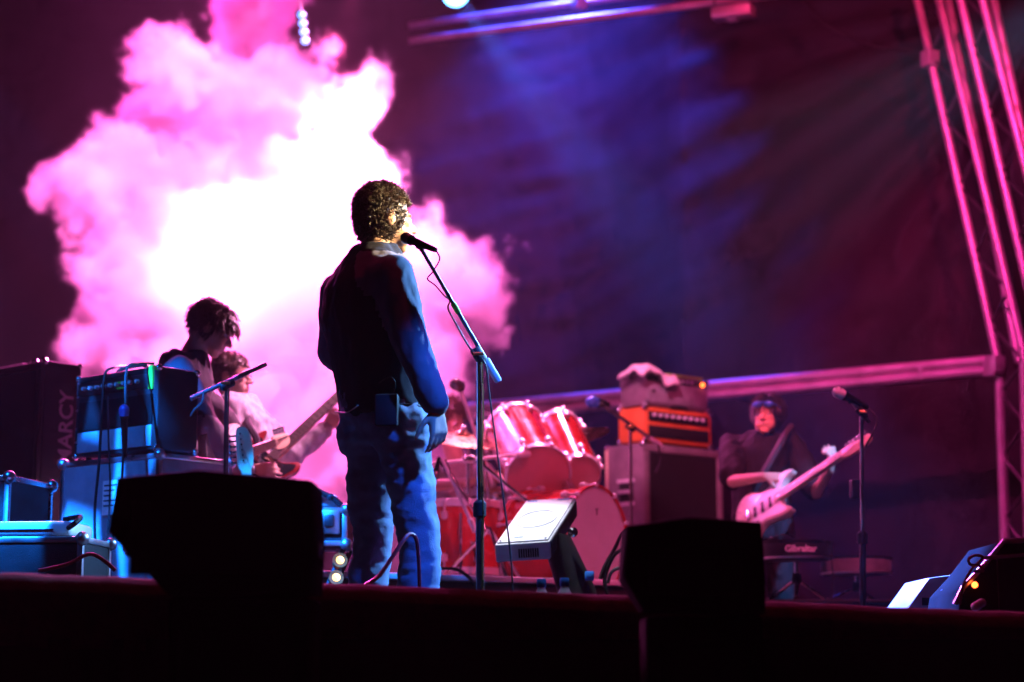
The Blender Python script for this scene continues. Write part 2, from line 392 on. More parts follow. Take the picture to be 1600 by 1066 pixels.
# leaning arch legs, upper right
lattice('arch_truss', 'leaning aluminium lattice truss just right of the backdrop, bracket near its top', [ln((1560, 566), (1420, -60), 12.9, 13.6), ln((1603, 566), (1453, -60), 12.7, 13.4), ln((1592, 566), (1470, -60), 13.2, 13.9)], [(1, 0)], 6, .030, plates=[P(1453, 92, 13.4)])
lattice('arch_truss', 'outermost leaning lattice truss at the upper right corner', [ln((1652, 640), (1487, -60), 12.3, 13.0), ln((1700, 640), (1520, -60), 12.1, 12.8), ln((1690, 640), (1540, -60), 12.6, 13.3)], [(1, 0)], 7, .030)
lattice('tower_truss', 'upright truss leg below the leaning trusses at the right edge', [[P(1561, 566, 12.9), P(1578, 1066, 12.9)], [P(1600, 566, 12.7), P(1614, 1066, 12.7)]], [(1, 0)], 5, .034, loc=P(1578, 1066, 12.9), plates=[P(1555, 570, 12.88)])
lattice('cross_beam_truss', 'long magenta lit horizontal twin tube beam behind amplifier stack and right guitarist', [ln((560, 668), (1562, 578), 16.2, 12.95), ln((560, 652), (1562, 562), 16.2, 12.95)], [], 0, .038, plates=[P(1440, 583, 13.3), P(1165, 613, 14.2), P(1552, 575, 12.9)])
lattice('upper_beam_truss', 'twin tube lighting beam crossing the top edge', [ln((640, 64), (1240, -12), 15.6, 14.6), ln((640, 40), (1240, -40), 15.8, 14.8)], [], 0, .032, plates=[P(905, 5, 15.3)])

# ------------------------------------------------------------------ lamps that show
def par_can(label, loc, aim, lens, size=.11, group='lamps on the rear rig'):
    t = thing('stage_lamp', label, 'stage light', loc, group)
    ax = (V(aim) - V(loc)).normalized(); s = size
    MB().lathe([(s * .55, -2.4 * s), (s * .8, -2.2 * s), (s * .95, -1.2 * s), (s, 0), (s * 1.08, .03), (s * 1.08, .05), (s * .9, .05), (s * .9, .0), (s * .2, -.02)], 24, loc, ax).build('housing', M['blackmatte'], t)
    MB().lathe([(s * .9, -.004), (s * .88, .012), (s * .5, .024), (.001, .03)], 24, loc, ax).build('lens', lens, t)
    q = ax.cross(V((0, 0, 1))).normalized(); c = V(loc) - ax * s
    MB().tube([c + q * s * 1.1, c + q * s * 1.15 + V((0, 0, .14)), c + V((0, 0, .2)), c - q * s * 1.15 + V((0, 0, .14)), c - q * s * 1.1], .008, 6).build('yoke', M['steel'], t)
    return t
par_can('small lamp glowing blue white at the top, source of the blue beam', P(712, -10, 13.05), P(985, 420, 8.8), M['lensblue'])
t = thing('batten_lamp', 'short upright lamp glowing pale blue at the top edge of the pink smoke', 'stage light', P(474, 70, 12.2))
bm_ = frame(P(474, 42, 12.2), 4, 0, -8)
MB(bm_).box(-.04, .04, .005, .08, -.13, .12, .01).build('housing', M['blackmatte'], t)
for k in range(4): MB(bm_).lathe([(.03, 0), (.026, .012), (.001, .016)], 16, (0, .004, -.095 + .06 * k), (0, -1, 0)).build('lens', M['lensdim'], t)
MB(bm_).tube([(0, .045, .12), (0, .05, .9)], .012, 8).build('hanger', M['trussalu'], t)
par_can('pink lamp at the top edge above the smoke', P(556, -40, 13.05), P(520, 200, 11.5), M['lenspink'])
t = thing('flood_fixture', 'boxy floodlight fixture under the upper beam, top right of centre', 'stage light', P(1146, 22, 14.6))
fm = frame(P(1146, 20, 14.6), -20, 8)
MB(fm).box(-.16, .16, -.10, .10, -.045, .05, .012).build('housing', M['trussalu'], t)
MB(fm).box(-.05, .04, -.04, .04, -.066, -.046, .005).build('bracket', M['trussalu'], t)
MB(fm).tube([(-.15, 0, .05), (-.15, 0, .2), (.15, 0, .2), (.15, 0, .05)], .012, 8, smooth=False).build('yoke', M['steel'], t)
c = MB().tube([P(1240, -20, 14.4), P(1290, 38, 14.2), P(1370, 72, 13.9), P(1452, 82, 13.5)], .012, 6).build('hanging_cable', M['cable'])
c['label'] = 'dark cable sagging between the upper beam and the right truss'; c['category'] = 'cable'


# ------------------------------------------------------------------ people
STD = dict(neck=(0, -.015, 1.53), chest=(0, 0, 1.34), pelvis=(0, 0, .98),
    shR=(.185, -.01, 1.475), elR=(.235, -.04, 1.18), wrR=(.24, .05, .93),
    shL=(-.185, -.01, 1.475), elL=(-.235, -.04, 1.18), wrL=(-.24, .05, .93),
    hipR=(.095, 0, .95), knR=(.11, .03, .52), anR=(.115, -.03, .09),
    hipL=(-.095, 0, .95), knL=(-.11, .03, .52), anL=(-.115, -.03, .09), head=(0, .03, 1.69))
def hand(mb, wrist, d, palm, side, curl=25, spread=4, grip=None):
    """palm with four fingers and a thumb; d: pointing direction, palm: direction the palm faces, side: +1 thumb along d x palm"""
    d = V(d).normalized(); palm = V(palm); palm = (palm - d * palm.dot(d)).normalized(); q = d.cross(palm) * side
    w_ = V(wrist)
    for k, o in enumerate((-.028, -.009, .010, .028)):
        mb.cap(w_ + d * .01 + q * o * .55, w_ + d * .088 + q * o * 1.05, .0155, .0125, 10)
    for k, (o, L) in enumerate(((.030, .070), (.010, .080), (-.010, .074), (-.029, .058))):
        a = R((k - 1.5) * -spread); p = w_ + d * .092 + q * o * 1.05
        dd = (d * math.cos(a) + q * math.sin(a)).normalized(); cc = curl + 5 * k
        for j, fr in enumerate((.45, .30, .25)):
            rot = Matrix.Rotation(R(cc if j == 0 else cc * 1.1), 3, dd.cross(palm))
            dd = (rot @ dd).normalized()
            e = p + dd * L * fr; mb.cap(p, e, .0094 - .001 * j, .0088 - .001 * j, 8); p = e
    p = w_ + d * .025 + q * .026; td = (d * .65 + q * .65 + palm * .35).normalized()
    for j, L in enumerate((.042, .032, .026)):
        e = p + td * L; mb.cap(p, e, .0125 - .0015 * j, .0115 - .0015 * j, 8); p = e
        td = (td + d * .28 - q * .18 + palm * .12).normalized()
class Person:
    def __init__(s, label, base, yaw, h=1.8, over={}, wover={}, head_yaw=0, head_pitch=0, head_roll=0, lean=0):
        s.root = thing('person', label, 'person', base); s.base = V(base); s.k = h / 1.81
        a = R(yaw); s.F = V((math.cos(a), math.sin(a), 0)); s.Rt = V((math.sin(a), -math.cos(a), 0)); s.U = V((0, 0, 1))
        s.J = {}
        for n_, p in {**STD, **over}.items(): s.J[n_] = s.L(p)
        for n_, p in wover.items(): s.J[n_] = V(p)
        hy = R(yaw + head_yaw); f = V((math.cos(hy), math.sin(hy), 0)); r = V((math.sin(hy), -math.cos(hy), 0))
        rot = Matrix.Rotation(R(head_roll), 3, f) @ Matrix.Rotation(R(-head_pitch), 3, r)
        f = rot @ f; r = rot @ r; u = r.cross(f); c = s.J['head']; k = s.k
        s.HM = Matrix(((r.x * k, f.x * k, u.x * k, c.x), (r.y * k, f.y * k, u.y * k, c.y), (r.z * k, f.z * k, u.z * k, c.z), (0, 0, 0, 1)))
        s.hq = Matrix((r, f, u)).transposed()
    def L(s, p): return s.base + (s.Rt * p[0] + s.F * p[1] + s.U * p[2]) * s.k
    def spine(s, infl=0, bottom=-.10, top=1.0, hipw=.165):
        J = s.J; pel, ch, nk = J['pelvis'], J['chest'], J['neck']; k = s.k
        up = (nk - pel).normalized(); sh = (J['shR'] - J['shL']).normalized(); hp = (J['hipR'] - J['hipL']).normalized()
        out = []
        for t, rx, ry in ((bottom, hipw, .115), (0, hipw + .004, .122), (.2, .152, .112), (.42, .158, .114), (.62, .178, .122), (.80, .185, .116), (.92, .140, .088), (1.0, .075, .066), (1.035, .062, .058)):
            if t > top: break
            c = pel + (ch - pel) * (t / .65) if t < .65 else ch + (nk - ch) * ((t - .65) / .35)
            a = hp.lerp(sh, max(0, min(1, t))).normalized(); b = up.cross(a).normalized()
            out.append((c, a * (rx + infl) * k, b * (ry + infl) * k))
        return out
    def body(s, handR=None, handL=None, skin='skin', arms=True, legs=True):
        J, k = s.J, s.k; m = MB(); m.loft(s.spine(-.012))
        m.cap(J['neck'] - V((0, 0, .03)), J['head'] - V(s.HM.col[2][:3]) * .05 - V(s.HM.col[1][:3]) * .02, .062 * k, .054 * k)
        H = lambda x, y, z: s.HM @ V((x, y, z))
        def eb(x, y, z, rx, ry, rz, seg=16): m.ball(H(x, y, z), rx * k, ry * k, rz * k, s.hq, seg)
        eb(0, -.012, .032, .074, .094, .086, 24); eb(0, .030, -.030, .060, .062, .088, 24); eb(0, .066, -.098, .030, .026, .022)
        eb(.034, .056, -.062, .026, .04, .036); eb(-.034, .056, -.062, .026, .04, .036)
        eb(0, .084, .016, .048, .012, .010); eb(.035, .072, -.022, .022, .018, .016); eb(-.035, .072, -.022, .022, .018, .016)
        m.cap(H(0, .088, .004), H(0, .116, -.030), .009 * k, .0135 * k, 10); eb(.012, .100, -.034, .009, .010, .008); eb(-.012, .100, -.034, .009, .010, .008)
        eb(0, .094, -.058, .022, .009, .006); eb(0, .092, -.068, .019, .009, .0065)
        for sg in (1, -1): eb(sg * .076, -.008, -.012, .011, .022, .032)
        for sd in 'RL':
            m.cap(J['sh' + sd], J['el' + sd], .050 * k, .040 * k); m.cap(J['el' + sd], J['wr' + sd], .039 * k, .027 * k)
            m.cap(J['hip' + sd], J['kn' + sd], .085 * k, .055 * k); m.cap(J['kn' + sd], J['an' + sd], .054 * k, .036 * k)
            fd = s.F; m.cap(J['an' + sd] + V((0, 0, -.03)), J['an' + sd] + fd * .15 + V((0, 0, -.05)), .038, .03)
        for sd, hnd in (('R', handR), ('L', handL)):
            d = (J['wr' + sd] - J['el' + sd]).normalized()
            hd = hnd or {}
            hand(m, J['wr' + sd] + d * .01, hd.get('d', d), hd.get('palm', (s.Rt if sd == 'L' else -s.Rt)), hd.get('side', 1 if sd == 'L' else -1), hd.get('curl', 25), hd.get('spread', 4))
        return skin_part('body', m, .0068, M[skin], s.root, it=2)
    def eyes(s):
        for sg in (1, -1):
            e = MB().ball(s.HM @ V((sg * .031, .078, -.004)), .0125 * s.k).build('eye', M['eye'], s.root)
            MB().ball(s.HM @ V((sg * .031, .0895, -.004)), .0042 * s.k, seg=10).build('iris', M['rubber'], e)
    def shirt(s, mats, infl=.014, sleeve=1.0, hem=-.14, disp=None, matfn=None, arm=(.066, .055, .046), name='shirt', extra=None):
        J, k = s.J, s.k; m = MB(); m.loft(s.spine(infl, bottom=hem, top=1.1))
        for sd in 'RL':
            m.cap(J['chest'] + (J['sh' + sd] - J['chest']) * .55 + V((0, 0, .02)), J['sh' + sd], .095 * k, arm[0] * .98 * k)
            if sleeve >= 1:
                m.cap(J['sh' + sd], J['el' + sd], arm[0] * k, arm[1] * k); m.cap(J['el' + sd], J['el' + sd].lerp(J['wr' + sd], .96), arm[1] * k, arm[2] * k)
            else: m.cap(J['sh' + sd], J['sh' + sd].lerp(J['el' + sd], sleeve), arm[0] * k, arm[1] * 1.25 * k)
        if extra: extra(m)
        return skin_part(name, m, .011, mats, s.root, it=3, disp=disp or fold(), matfn=matfn)
    def trousers(s, m_, r=(.098, .078, .088), disp=None, seat=.02, name='trousers'):
        J, k = s.J, s.k; m = MB(); sp = s.spine(.016, bottom=-.16, top=.2); m.loft(sp)
        for sd in 'RL':
            b = -s.F * seat
            m.ball(J['hip' + sd] + b * 2.2 + V((0, 0, -.02)), .098 * k, .098 * k, .11 * k)
            m.cap(J['hip' + sd] + b * .3, J['kn' + sd], r[0] * k, r[1] * k); m.cap(J['kn' + sd], J['an' + sd] + V((0, 0, .0)), r[1] * k, r[2] * k)
        return skin_part(name, m, .011, m_, s.root, it=3, disp=disp or fold((8, 8, 5), .012, 3))
    def shoes(s, m_='rubber'):
        for sd in 'RL':
            a = s.J['an' + sd]; z0 = s.base.z
            MB().loft([((a.x, a.y, z0 + .0), s.Rt * .042, s.F * .06), ((a.x, a.y, z0 + .05), s.Rt * .045, s.F * .06), ((a.x, a.y, z0 + .11), s.Rt * .042, s.F * .045)]).cap(V((a.x, a.y, z0 + .042)), V((a.x, a.y, z0 + .038)) + s.F * .17, .042, .036).build('shoe', M[m_], s.root)
    def hair(s, m_, n=1400, length=.05, drop=.0, curl=.02, front=.35, low=-.05, fringe=0, lay=0, seed=1, thick=.0035, cap=1.06, pushback=0, nape=0):
        rnd = random.Random(seed); k = s.k; m = MB(s.HM)
        def ok(p):  # which part of the scalp carries hair
            x, y, z = p
            return z > (.055 if y > .055 else low + (.10 * max(0, (y + .01)) / .065 if y > -.01 else 0))
        bm = bmesh.new(); bmesh.ops.create_uvsphere(bm, u_segments=32, v_segments=24, radius=1)
        for v in bm.verts: v.co = V((v.co.x * .077 * cap, -.014 + v.co.y * .097 * cap, .034 + v.co.z * (.089 if v.co.z > 0 else .089 + nape) * cap)) * (1 + .05 * noise.noise(v.co * 5 + V((seed, 0, 0))))
        bmesh.ops.delete(bm, geom=[f for f in bm.faces if not ok(f.calc_center_median())], context='FACES')
        m.bm(bm); cnt = 0
        while cnt < n:
            th = rnd.uniform(0, 2 * math.pi); zz = rnd.uniform(-.9, 1); q = math.sqrt(1 - zz * zz)
            nn = V((q * math.cos(th), q * math.sin(th), zz)); p = V((nn.x * .079, -.014 + nn.y * .099, .034 + nn.z * (.091 if nn.z > 0 else .091 + nape)))
            if not ok(p): continue
            cnt += 1; L = length * rnd.uniform(.6, 1.25)
            d = (nn + V((rnd.gauss(0, .35), rnd.gauss(0, .35) - pushback, rnd.gauss(0, .3)))).normalized()
            if fringe and p.y > .03 and p.z > .04: d = (nn * .55 + V((0, .35, -.7))).normalized(); L *= 1 + fringe
            if lay and not (fringe and p.y > .03 and p.z > .04):
                dwn = V((nn.x * .25, nn.y * .35 - .1, -1)); tn = dwn - nn * dwn.dot(nn); d = (d * (1 - lay) + tn.normalized() * lay).normalized()
            ax = V((rnd.gauss(0, 1), rnd.gauss(0, 1), rnd.gauss(0, 1))).normalized()
            pts = [p.copy()]; c = p.copy()
            for j in range(4):
                c = c + d * (L / 4); pts.append(c.copy())
                d = (d + V((0, 0, -drop)) + ax.cross(d) * (curl * rnd.uniform(.5, 1.5))).normalized()
                rel = V((c.x / .082, (c.y + .014) / .102, (c.z - .034) / .094))
                if rel.length < 1.02: d = (d + rel.normalized() * .5).normalized()
            m.tube(pts, thick, 3, smooth=False, r1=thick * .25)
        return m.build('hair', M[m_], s.root, smooth=180)

def raglan(s):
    def f(c):
        if c.z > s.J['neck'].z - .02: return 0
        for sd in 'RL':
            a, b, e = s.J['sh' + sd], s.J['el' + sd], s.J['neck']
            def dist(p, q):
                t = max(0, min(1, (c - p).dot(q - p) / (q - p).length_squared)); return (c - p - (q - p) * t).length
            ax = (s.J['shR'] - s.J['shL']).normalized(); lat = (c - s.J['chest']).dot(ax) * (1 if sd == 'R' else -1)
            zz = c.z - s.J['chest'].z
            if dist(b, s.J['wr' + sd]) < .068: return 1
            lim = .165 - .10 * max(0, min(1, (zz - .0) / .19))
            if lat > lim and c.z > s.J['el' + sd].z - .02 and (dist(a, b) < .085 or zz > .02): return 1
        return 0
    return f
# --- the singer, back to us, facing right
bs = P(598, 1000, 6.82); bs.z = 0
sg = Person('singer standing centre stage in dark raglan top and blue jeans, seen from behind', bs, 40, 1.84, head_yaw=-14, head_pitch=2,
    over=dict(neck=(-.02, -.045, 1.575), chest=(-.035, -.07, 1.36), pelvis=(.0, .0, .98), head=(-.01, -.005, 1.70),
        shR=(.155, -.09, 1.455), elR=(.25, -.08, 1.215), wrR=(.30, -.01, .995), shL=(-.215, -.05, 1.45), elL=(-.275, -.03, 1.25), wrL=(-.16, .17, 1.03),
        hipR=(.105, 0, .95), knR=(.13, .06, .52), anR=(.12, .05, .09), hipL=(-.085, 0, .95), knL=(-.10, .02, .52), anL=(-.13, -.01, .09)))
sg.body(handR=dict(d=(.10, .10, -1), palm=(-.7, .7, 0), side=-1, curl=16, spread=5), handL=dict(curl=40)); sg.eyes()
sg.shirt([M['navy'], M['sleevegrey']], .022, 1.0, .03, (lambda c, a=fold((9, 9, 3.0), .008, 11), b=fold((14, 14, 9), .004, 2): a(c) + b(c)), raglan(sg), arm=(.076, .064, .05))
sg.trousers(M['denim'], (.098, .070, .082), (lambda c, a=fold((5, 5, 9), .011, 5), b=fold((7, 7, 24), .004, 9): a(c) + b(c)), seat=.014, name='jeans')
sg.shoes(); sg.hair('hairdark', 2600, .024, .02, .9, low=-.112, nape=.06, seed=3, thick=.0028, cap=1.04)
pk = sg.L((.165, -.115, .985)); pm = axes(pk, sg.Rt + sg.F, sg.Rt - sg.F)
o = MB(pm).box(-.040, .040, -.06, .05, -.03, .018, .006).build('transmitter_pack', M['rubber'], sg.root)
MB(pm).tube([(.02, .045, 0), (.03, .09, .005), (.01, .11, .0), (-.03, .09, 0)], .0025, 6).build('pack_lead', M['cable'], o)
MB().tube([sg.L(p) for p in ((-.17, -.06, 1.01), (-.10, -.145, 1.0), (.0, -.165, .985), (.08, -.175, 1.0))], .0025, 6).build('pack_wire', M['white'], sg.root)
belt = [sg.L((.0 + .178 * math.cos(R(a)), .134 * math.sin(R(a)), 1.0)) for a in range(0, 361, 15)]
MB().tube(belt, .014, 6, smooth=False).build('belt', M['rubber'], sg.root)

# --- guitarist in hoodie, left, head bowed
b1 = P(312, 1000, 8.85); b1.z = 0
g1 = Person('young guitarist in dark hoodie at left, head bowed over his guitar', b1, 8, 1.80, head_yaw=-4, head_pitch=28,
    over=dict(neck=(0, -.09, 1.55), chest=(0, -.14, 1.33), pelvis=(0, -.04, .97), shR=(.185, -.12, 1.45), shL=(-.185, -.09, 1.45)),
    wover=dict(head=P(331, 514, 8.85), elR=P(322, 668, 8.62), wrR=P(356, 712, 8.66), elL=P(345, 655, 9.0), wrL=P(372, 690, 9.15)))
g1.body(handR=dict(curl=30)); g1.eyes()
hoodz = g1.J['chest'].z + .03
def hoodx(m):
    n_ = g1.J['neck']; m.cap(n_ - g1.F * .075 + V((0, 0, -.03)) - g1.Rt * .05, n_ - g1.F * .075 + V((0, 0, -.03)) + g1.Rt * .05, .055); m.cap(n_ - g1.F * .05 + g1.Rt * .08, n_ + g1.F * .04 + g1.Rt * .06 - V((0, 0, .02)), .035)
g1.shirt([M['hoodie'], M['greytee']], .03, 1.0, -.2, fold((8, 8, 4), .014, 21), lambda c: 1 if c.z < hoodz - .12 and (c - g1.J['chest']).dot(g1.Rt) > .0 else 0, arm=(.078, .066, .05), name='hoodie', extra=hoodx)  # camera side below the chest paler, smoke light put into the colour
g1.trousers(M['darkjean']); g1.shoes(); g1.hair('hairbrown', 1900, .055, .12, .06, low=-.06, fringe=.25, lay=.8, seed=5, thick=.0034, cap=1.07)

# --- bassist with glasses
b2 = P(372, 1000, 9.7); b2.z = 0
g2 = Person('bassist with glasses in pale shirt, left arm out along the bass neck', b2, -12, 1.74, head_yaw=4, head_pitch=3,
    wover=dict(head=P(361, 588, 9.7), elL=P(455, 715, 9.85), wrL=P(507, 672, 9.9), elR=P(345, 735, 9.5), wrR=P(392, 735, 9.42)))
g2.body(handL=dict(d=(.5, .1, .8), palm=(.2, -.9, .2), curl=45)); g2.eyes()
g2.shirt(M['plaid'], .02, 1.0, -.16, fold((9, 9, 5), .014, 31), arm=(.072, .06, .048)); g2.trousers(M['darkjean']); g2.shoes()
g2.hair('hairbrown', 1500, .026, .05, .15, low=-.055, lay=.55, seed=8, thick=.0032)
gl = MB(g2.HM)
for x in (-.032, .032): gl.tube([(x + .024 * math.cos(R(a)), .100, -.006 + .018 * math.sin(R(a))) for a in range(0, 361, 30)], .0025, 6, smooth=False)
gl.tube([(-.01, .1, -.002), (.01, .1, -.002)], .0025, 6); gl.tube([(.056, .1, 0), (.074, .06, .0), (.08, -.01, .002)], .0025, 6); gl.tube([(-.056, .1, 0), (-.074, .06, .0), (-.08, -.01, .002)], .0025, 6)
gl.build('glasses', M['rubber'], g2.root)

# --- drummer, mostly behind his kit
b3 = P(690, 1000, 11.7); b3.z = .36
d1 = Person('drummer bent forward behind the red drum kit', b3, -35, 1.74, head_pitch=25,
    over=dict(pelvis=(0, 0, .48), chest=(0, .07, .84), neck=(0, .13, 1.02), shR=(.19, .1, .97), shL=(-.19, .1, .97), hipR=(.1, .02, .46), hipL=(-.1, .02, .46), knR=(.22, .42, .48), knL=(-.22, .42, .48), anR=(.22, .45, .09), anL=(-.22, .45, .09)),
    wover=dict(head=P(702, 655, 11.6), elR=P(664, 760, 11.1), wrR=P(742, 752, 10.75), elL=P(760, 740, 11.6), wrL=P(800, 755, 11.2)))
d1.body(handR=dict(curl=50), handL=dict(curl=50)); d1.eyes()
d1.shirt(M['greytee'], .014, .75, -.1, arm=(.07, .062, .05)); d1.trousers(M['darkjean']); d1.shoes(); d1.hair('hairbrown', 900, .05, .3, .15, low=-.07, seed=12)
def stick(p, q, label):
    o = MB().tube([p, q], .0075, 8, smooth=False, r1=.005).build('drumstick', M['maple']); o['label'] = label; o['category'] = 'drumstick'
stick(P(725, 756, 10.72), P(822, 722, 10.6), "wooden drumstick in the drummer's near hand")

# --- right guitarist
b4 = P(1195, 1000, 10.9); b4.z = 0
g3 = Person('guitarist in dark tee at right with blue sunglasses on his forehead', b4, -108, 1.70, head_yaw=-6, head_pitch=-2,
    wover=dict(head=P(1199, 650, 10.85), elR=P(1146, 752, 10.62), wrR=P(1194, 745, 10.42), elL=P(1275, 770, 10.75), wrL=P(1296, 735, 10.35)))
g3.body(handR=dict(d=(.75, -.3, -.1), palm=(0, .6, -.6), side=-1, curl=35), handL=dict(d=(.1, -.5, .8), palm=(-.6, .5, .2), side=-1, curl=50)); g3.eyes()
g3.shirt(M['darktee'], .02, .85, -.18, fold((8, 8, 5), .014, 41), arm=(.07, .066, .05)); g3.trousers(M['darkjean']); g3.shoes()
g3.hair('hairdark', 1600, .07, .12, .12, low=-.09, lay=.75, seed=15, thick=.0035)
sgm = MB(g3.HM)
for x in (-.034, .034): sgm.ball((x, .092, .058), .031, .012, .020)
sgm.build('sunglasses', M['blueshade'], g3.root)
MB(g3.HM).tube([(.06, .085, .058), (.085, .04, .045), (.088, -.02, .02)], .0045, 6).tube([(-.06, .085, .058), (-.085, .04, .045), (-.088, -.02, .02)], .0045, 6).tube([(-.065, .095, .062), (0, .106, .068), (.065, .095, .062)], .004, 6).build('sunglasses_frame', M['blueshade'], g3.root)

# ------------------------------------------------------------------ guitars
STRAT = [(-.20, 0), (-.195, .08), (-.16, .145), (-.10, .165), (-.04, .14), (.0, .115), (.05, .115), (.10, .14), (.16, .155), (.215, .14), (.22, .125), (.17, .105), (.135, .07), (.125, .03), (.125, -.03), (.135, -.06), (.165, -.09), (.185, -.115), (.175, -.13), (.13, -.135), (.07, -.12), (.02, -.105), (-.03, -.115), (-.09, -.15), (-.15, -.145), (-.19, -.09)]
GUARD = [(-.12, -.10), (-.09, -.135), (-.03, -.10), (.02, -.09), (.07, -.105), (.13, -.12), (.16, -.112), (.14, -.08), (.12, -.05), (.115, .03), (.13, .07), (.17, .115), (.15, .135), (.10, .12), (.05, .10), (0, .095), (-.05, .06), (-.07, -.02)]
def catmull(poly, k=3):
    out = []; n = len(poly)
    for i in range(n):
        p0, p1, p2, p3 = [V((*poly[(i + j) % n], 0)) for j in (-1, 0, 1, 2)]
        for a in range(k):
            t = a / k; c = .5 * ((2 * p1) + (p2 - p0) * t + (2 * p0 - 5 * p1 + 4 * p2 - p3) * t * t + (3 * p1 - p0 - 3 * p2 + p3) * t ** 3); out.append((c.x, c.y))
    return out
def guitar(name, label, mtx, body, guard, board, scale=.62, strings=6, k=1.0):
    t = thing(name, label, 'guitar', mtx.translation, None); mm = mtx
    MB(mm).prism(catmull(STRAT), -.022, .022, .006).build('body', M[body], t)
    if guard:
        g = MB(mm).prism(catmull(GUARD, 2), .0225, .0255).build('pickguard', M[guard], t)
        for kx in (0, 1, 2): MB(mm).lathe([(.011, 0), (.012, .010), (.009, .016)], 14, (-.04 - .034 * kx, -.078 - .012 * kx, .0255), (0, 0, 1)).build('knob', M['white'], g)
    n0, n1 = .085, -.10 + scale
    MB(mm).add([(n0, -.028, .012), (n0, .028, .012), (n1, .021, .012), (n1, -.021, .012), (n0, -.026, .030), (n0, .026, .030), (n1, .020, .030), (n1, -.020, .030)], [(0, 1, 2, 3), (7, 6, 5, 4), (0, 4, 5, 1), (1, 5, 6, 2), (2, 6, 7, 3), (3, 7, 4, 0)]).build('neck', M['maple'], t)
    fb = MB(mm).add([(n0 + .02, -.0265, .0303), (n0 + .02, .0265, .0303), (n1, .0205, .0303), (n1, -.0205, .0303), (n0 + .02, -.0255, .036), (n0 + .02, .0255, .036), (n1, .0195, .036), (n1, -.0195, .036)], [(0, 1, 2, 3), (7, 6, 5, 4), (0, 4, 5, 1), (1, 5, 6, 2), (2, 6, 7, 3), (3, 7, 4, 0)]).build('fretboard', M[board], t)
    for i in range(1, 20):
        x = -.10 + scale / 2 ** (i / 12)
        if x > n0 + .03: MB(mm).box(x - .0012, x + .0012, -.022, .022, .0358, .0374).build('fret', M['chrome'], fb)
    hs = MB(mm).prism(catmull([(n1 - .005, -.022), (n1 + .05, -.038), (n1 + .12, -.040), (n1 + .185, -.028), (n1 + .198, .0), (n1 + .185, .022), (n1 + .10, .030), (n1 + .03, .034), (n1 - .005, .022)], 2), .012, .028, .002).build('headstock', M['maple'], t)
    for i in range(strings):
        x = n1 + .035 + i * .15 / strings
        MB(mm).cyl((x, .018, .02), (x, .05, .02), .004, .004, 8).ball((x, .056, .02), .011, .008, .006, seg=10).cyl((x, .008, .028), (x, .008, .040), .0045, .0045, 8).build('tuner', M['chrome'], hs)
    for x in (-.055, .0, .055): MB(mm).box(x - .01, x + .01, -.036, .036, .0256, .033, .003).build('pickup', M['rubber'], t)
    MB(mm).box(-.118, -.092, -.038, .038, .0228, .036, .003).build('bridge', M['chrome'], t)
    for i in range(strings):
        y = (i - (strings - 1) / 2) * .0095 * 6 / strings * (1.0 if strings == 6 else .9)
        MB(mm).tube([(-.1, y, .041), (n1, y * .75, .0395), (n1 + .05 + .02 * i, y * .5 + .004, .036)], .0009, 4, smooth=False).build('string', M['chrome'], t)
    return t
# right guitar
gx = (P(1357, 690, 9.95) - P(1197, 796, 10.38)).normalized()
gm = axes(P(1197, 796, 10.38), gx, (-.2, -.78, .6))
guitar('electric_guitar', 'cream electric guitar with pale pickguard held by the right guitarist', gm, 'creamlac', 'white', 'maple', .66)
MB().tube([g3.J['shL'] + V((0, -.02, .09)), P(1215, 700, 10.55), gm @ V((-.19, .06, 0))], .02, 6).build('guitar_strap', M['strap'], g3.root)
# hooded guitarist's guitar, nearly edge on
guitar('electric_guitar', 'cream electric guitar seen edge on under the hooded guitarist', axes(P(348, 722, 8.75), (.25, .9, .25), (.95, -.35, .1)), 'creamlac', 'white', 'rosewood', .66)
# bass
bx = P(524, 640, 9.72) - P(410, 748, 9.45)
guitar('bass_guitar', 'dark red bass guitar in the hands of the bassist', axes(P(402, 742, 9.42), bx, (-.1, -1, .15)), 'redlac', 'blacklac', 'rosewood', .78, 4)
MB().tube([g2.J['shL'] + V((0, 0, .07)), P(388, 660, 9.5), P(402, 690, 9.42), P(400, 735, 9.42)], .018, 6).build('guitar_strap', M['strap'], g2.root)
# spare guitar on a stand, headstock up
gs = axes(P(396, 800, 8.1) , P(378, 660, 8.2) - P(396, 800, 8.1), (.2, -1, .1))
guitar('electric_guitar', 'spare guitar upright on a stand, pale blue lit headstock', Matrix.Translation(V((.04, 0, -.33))) @ gs, 'blacklac', 'white', 'maple', .64)
gb = P(402, 1000, 8.15); gb.z = 0
t = thing('guitar_stand', 'black guitar stand under the spare guitar', 'stand', gb)
for a in (0, 120, 240): MB().tube([gb + V((0, .05, .35)), gb + V((.24 * math.cos(R(a + 30)), .24 * math.sin(R(a + 30)) + .05, .012))], .011, 8, smooth=False).build('leg', M['steel'], t)
MB().tube([gb + V((0, .06, .3)), gb + V((0, .10, .66))], .012, 8, smooth=False).build('post', M['steel'], t)

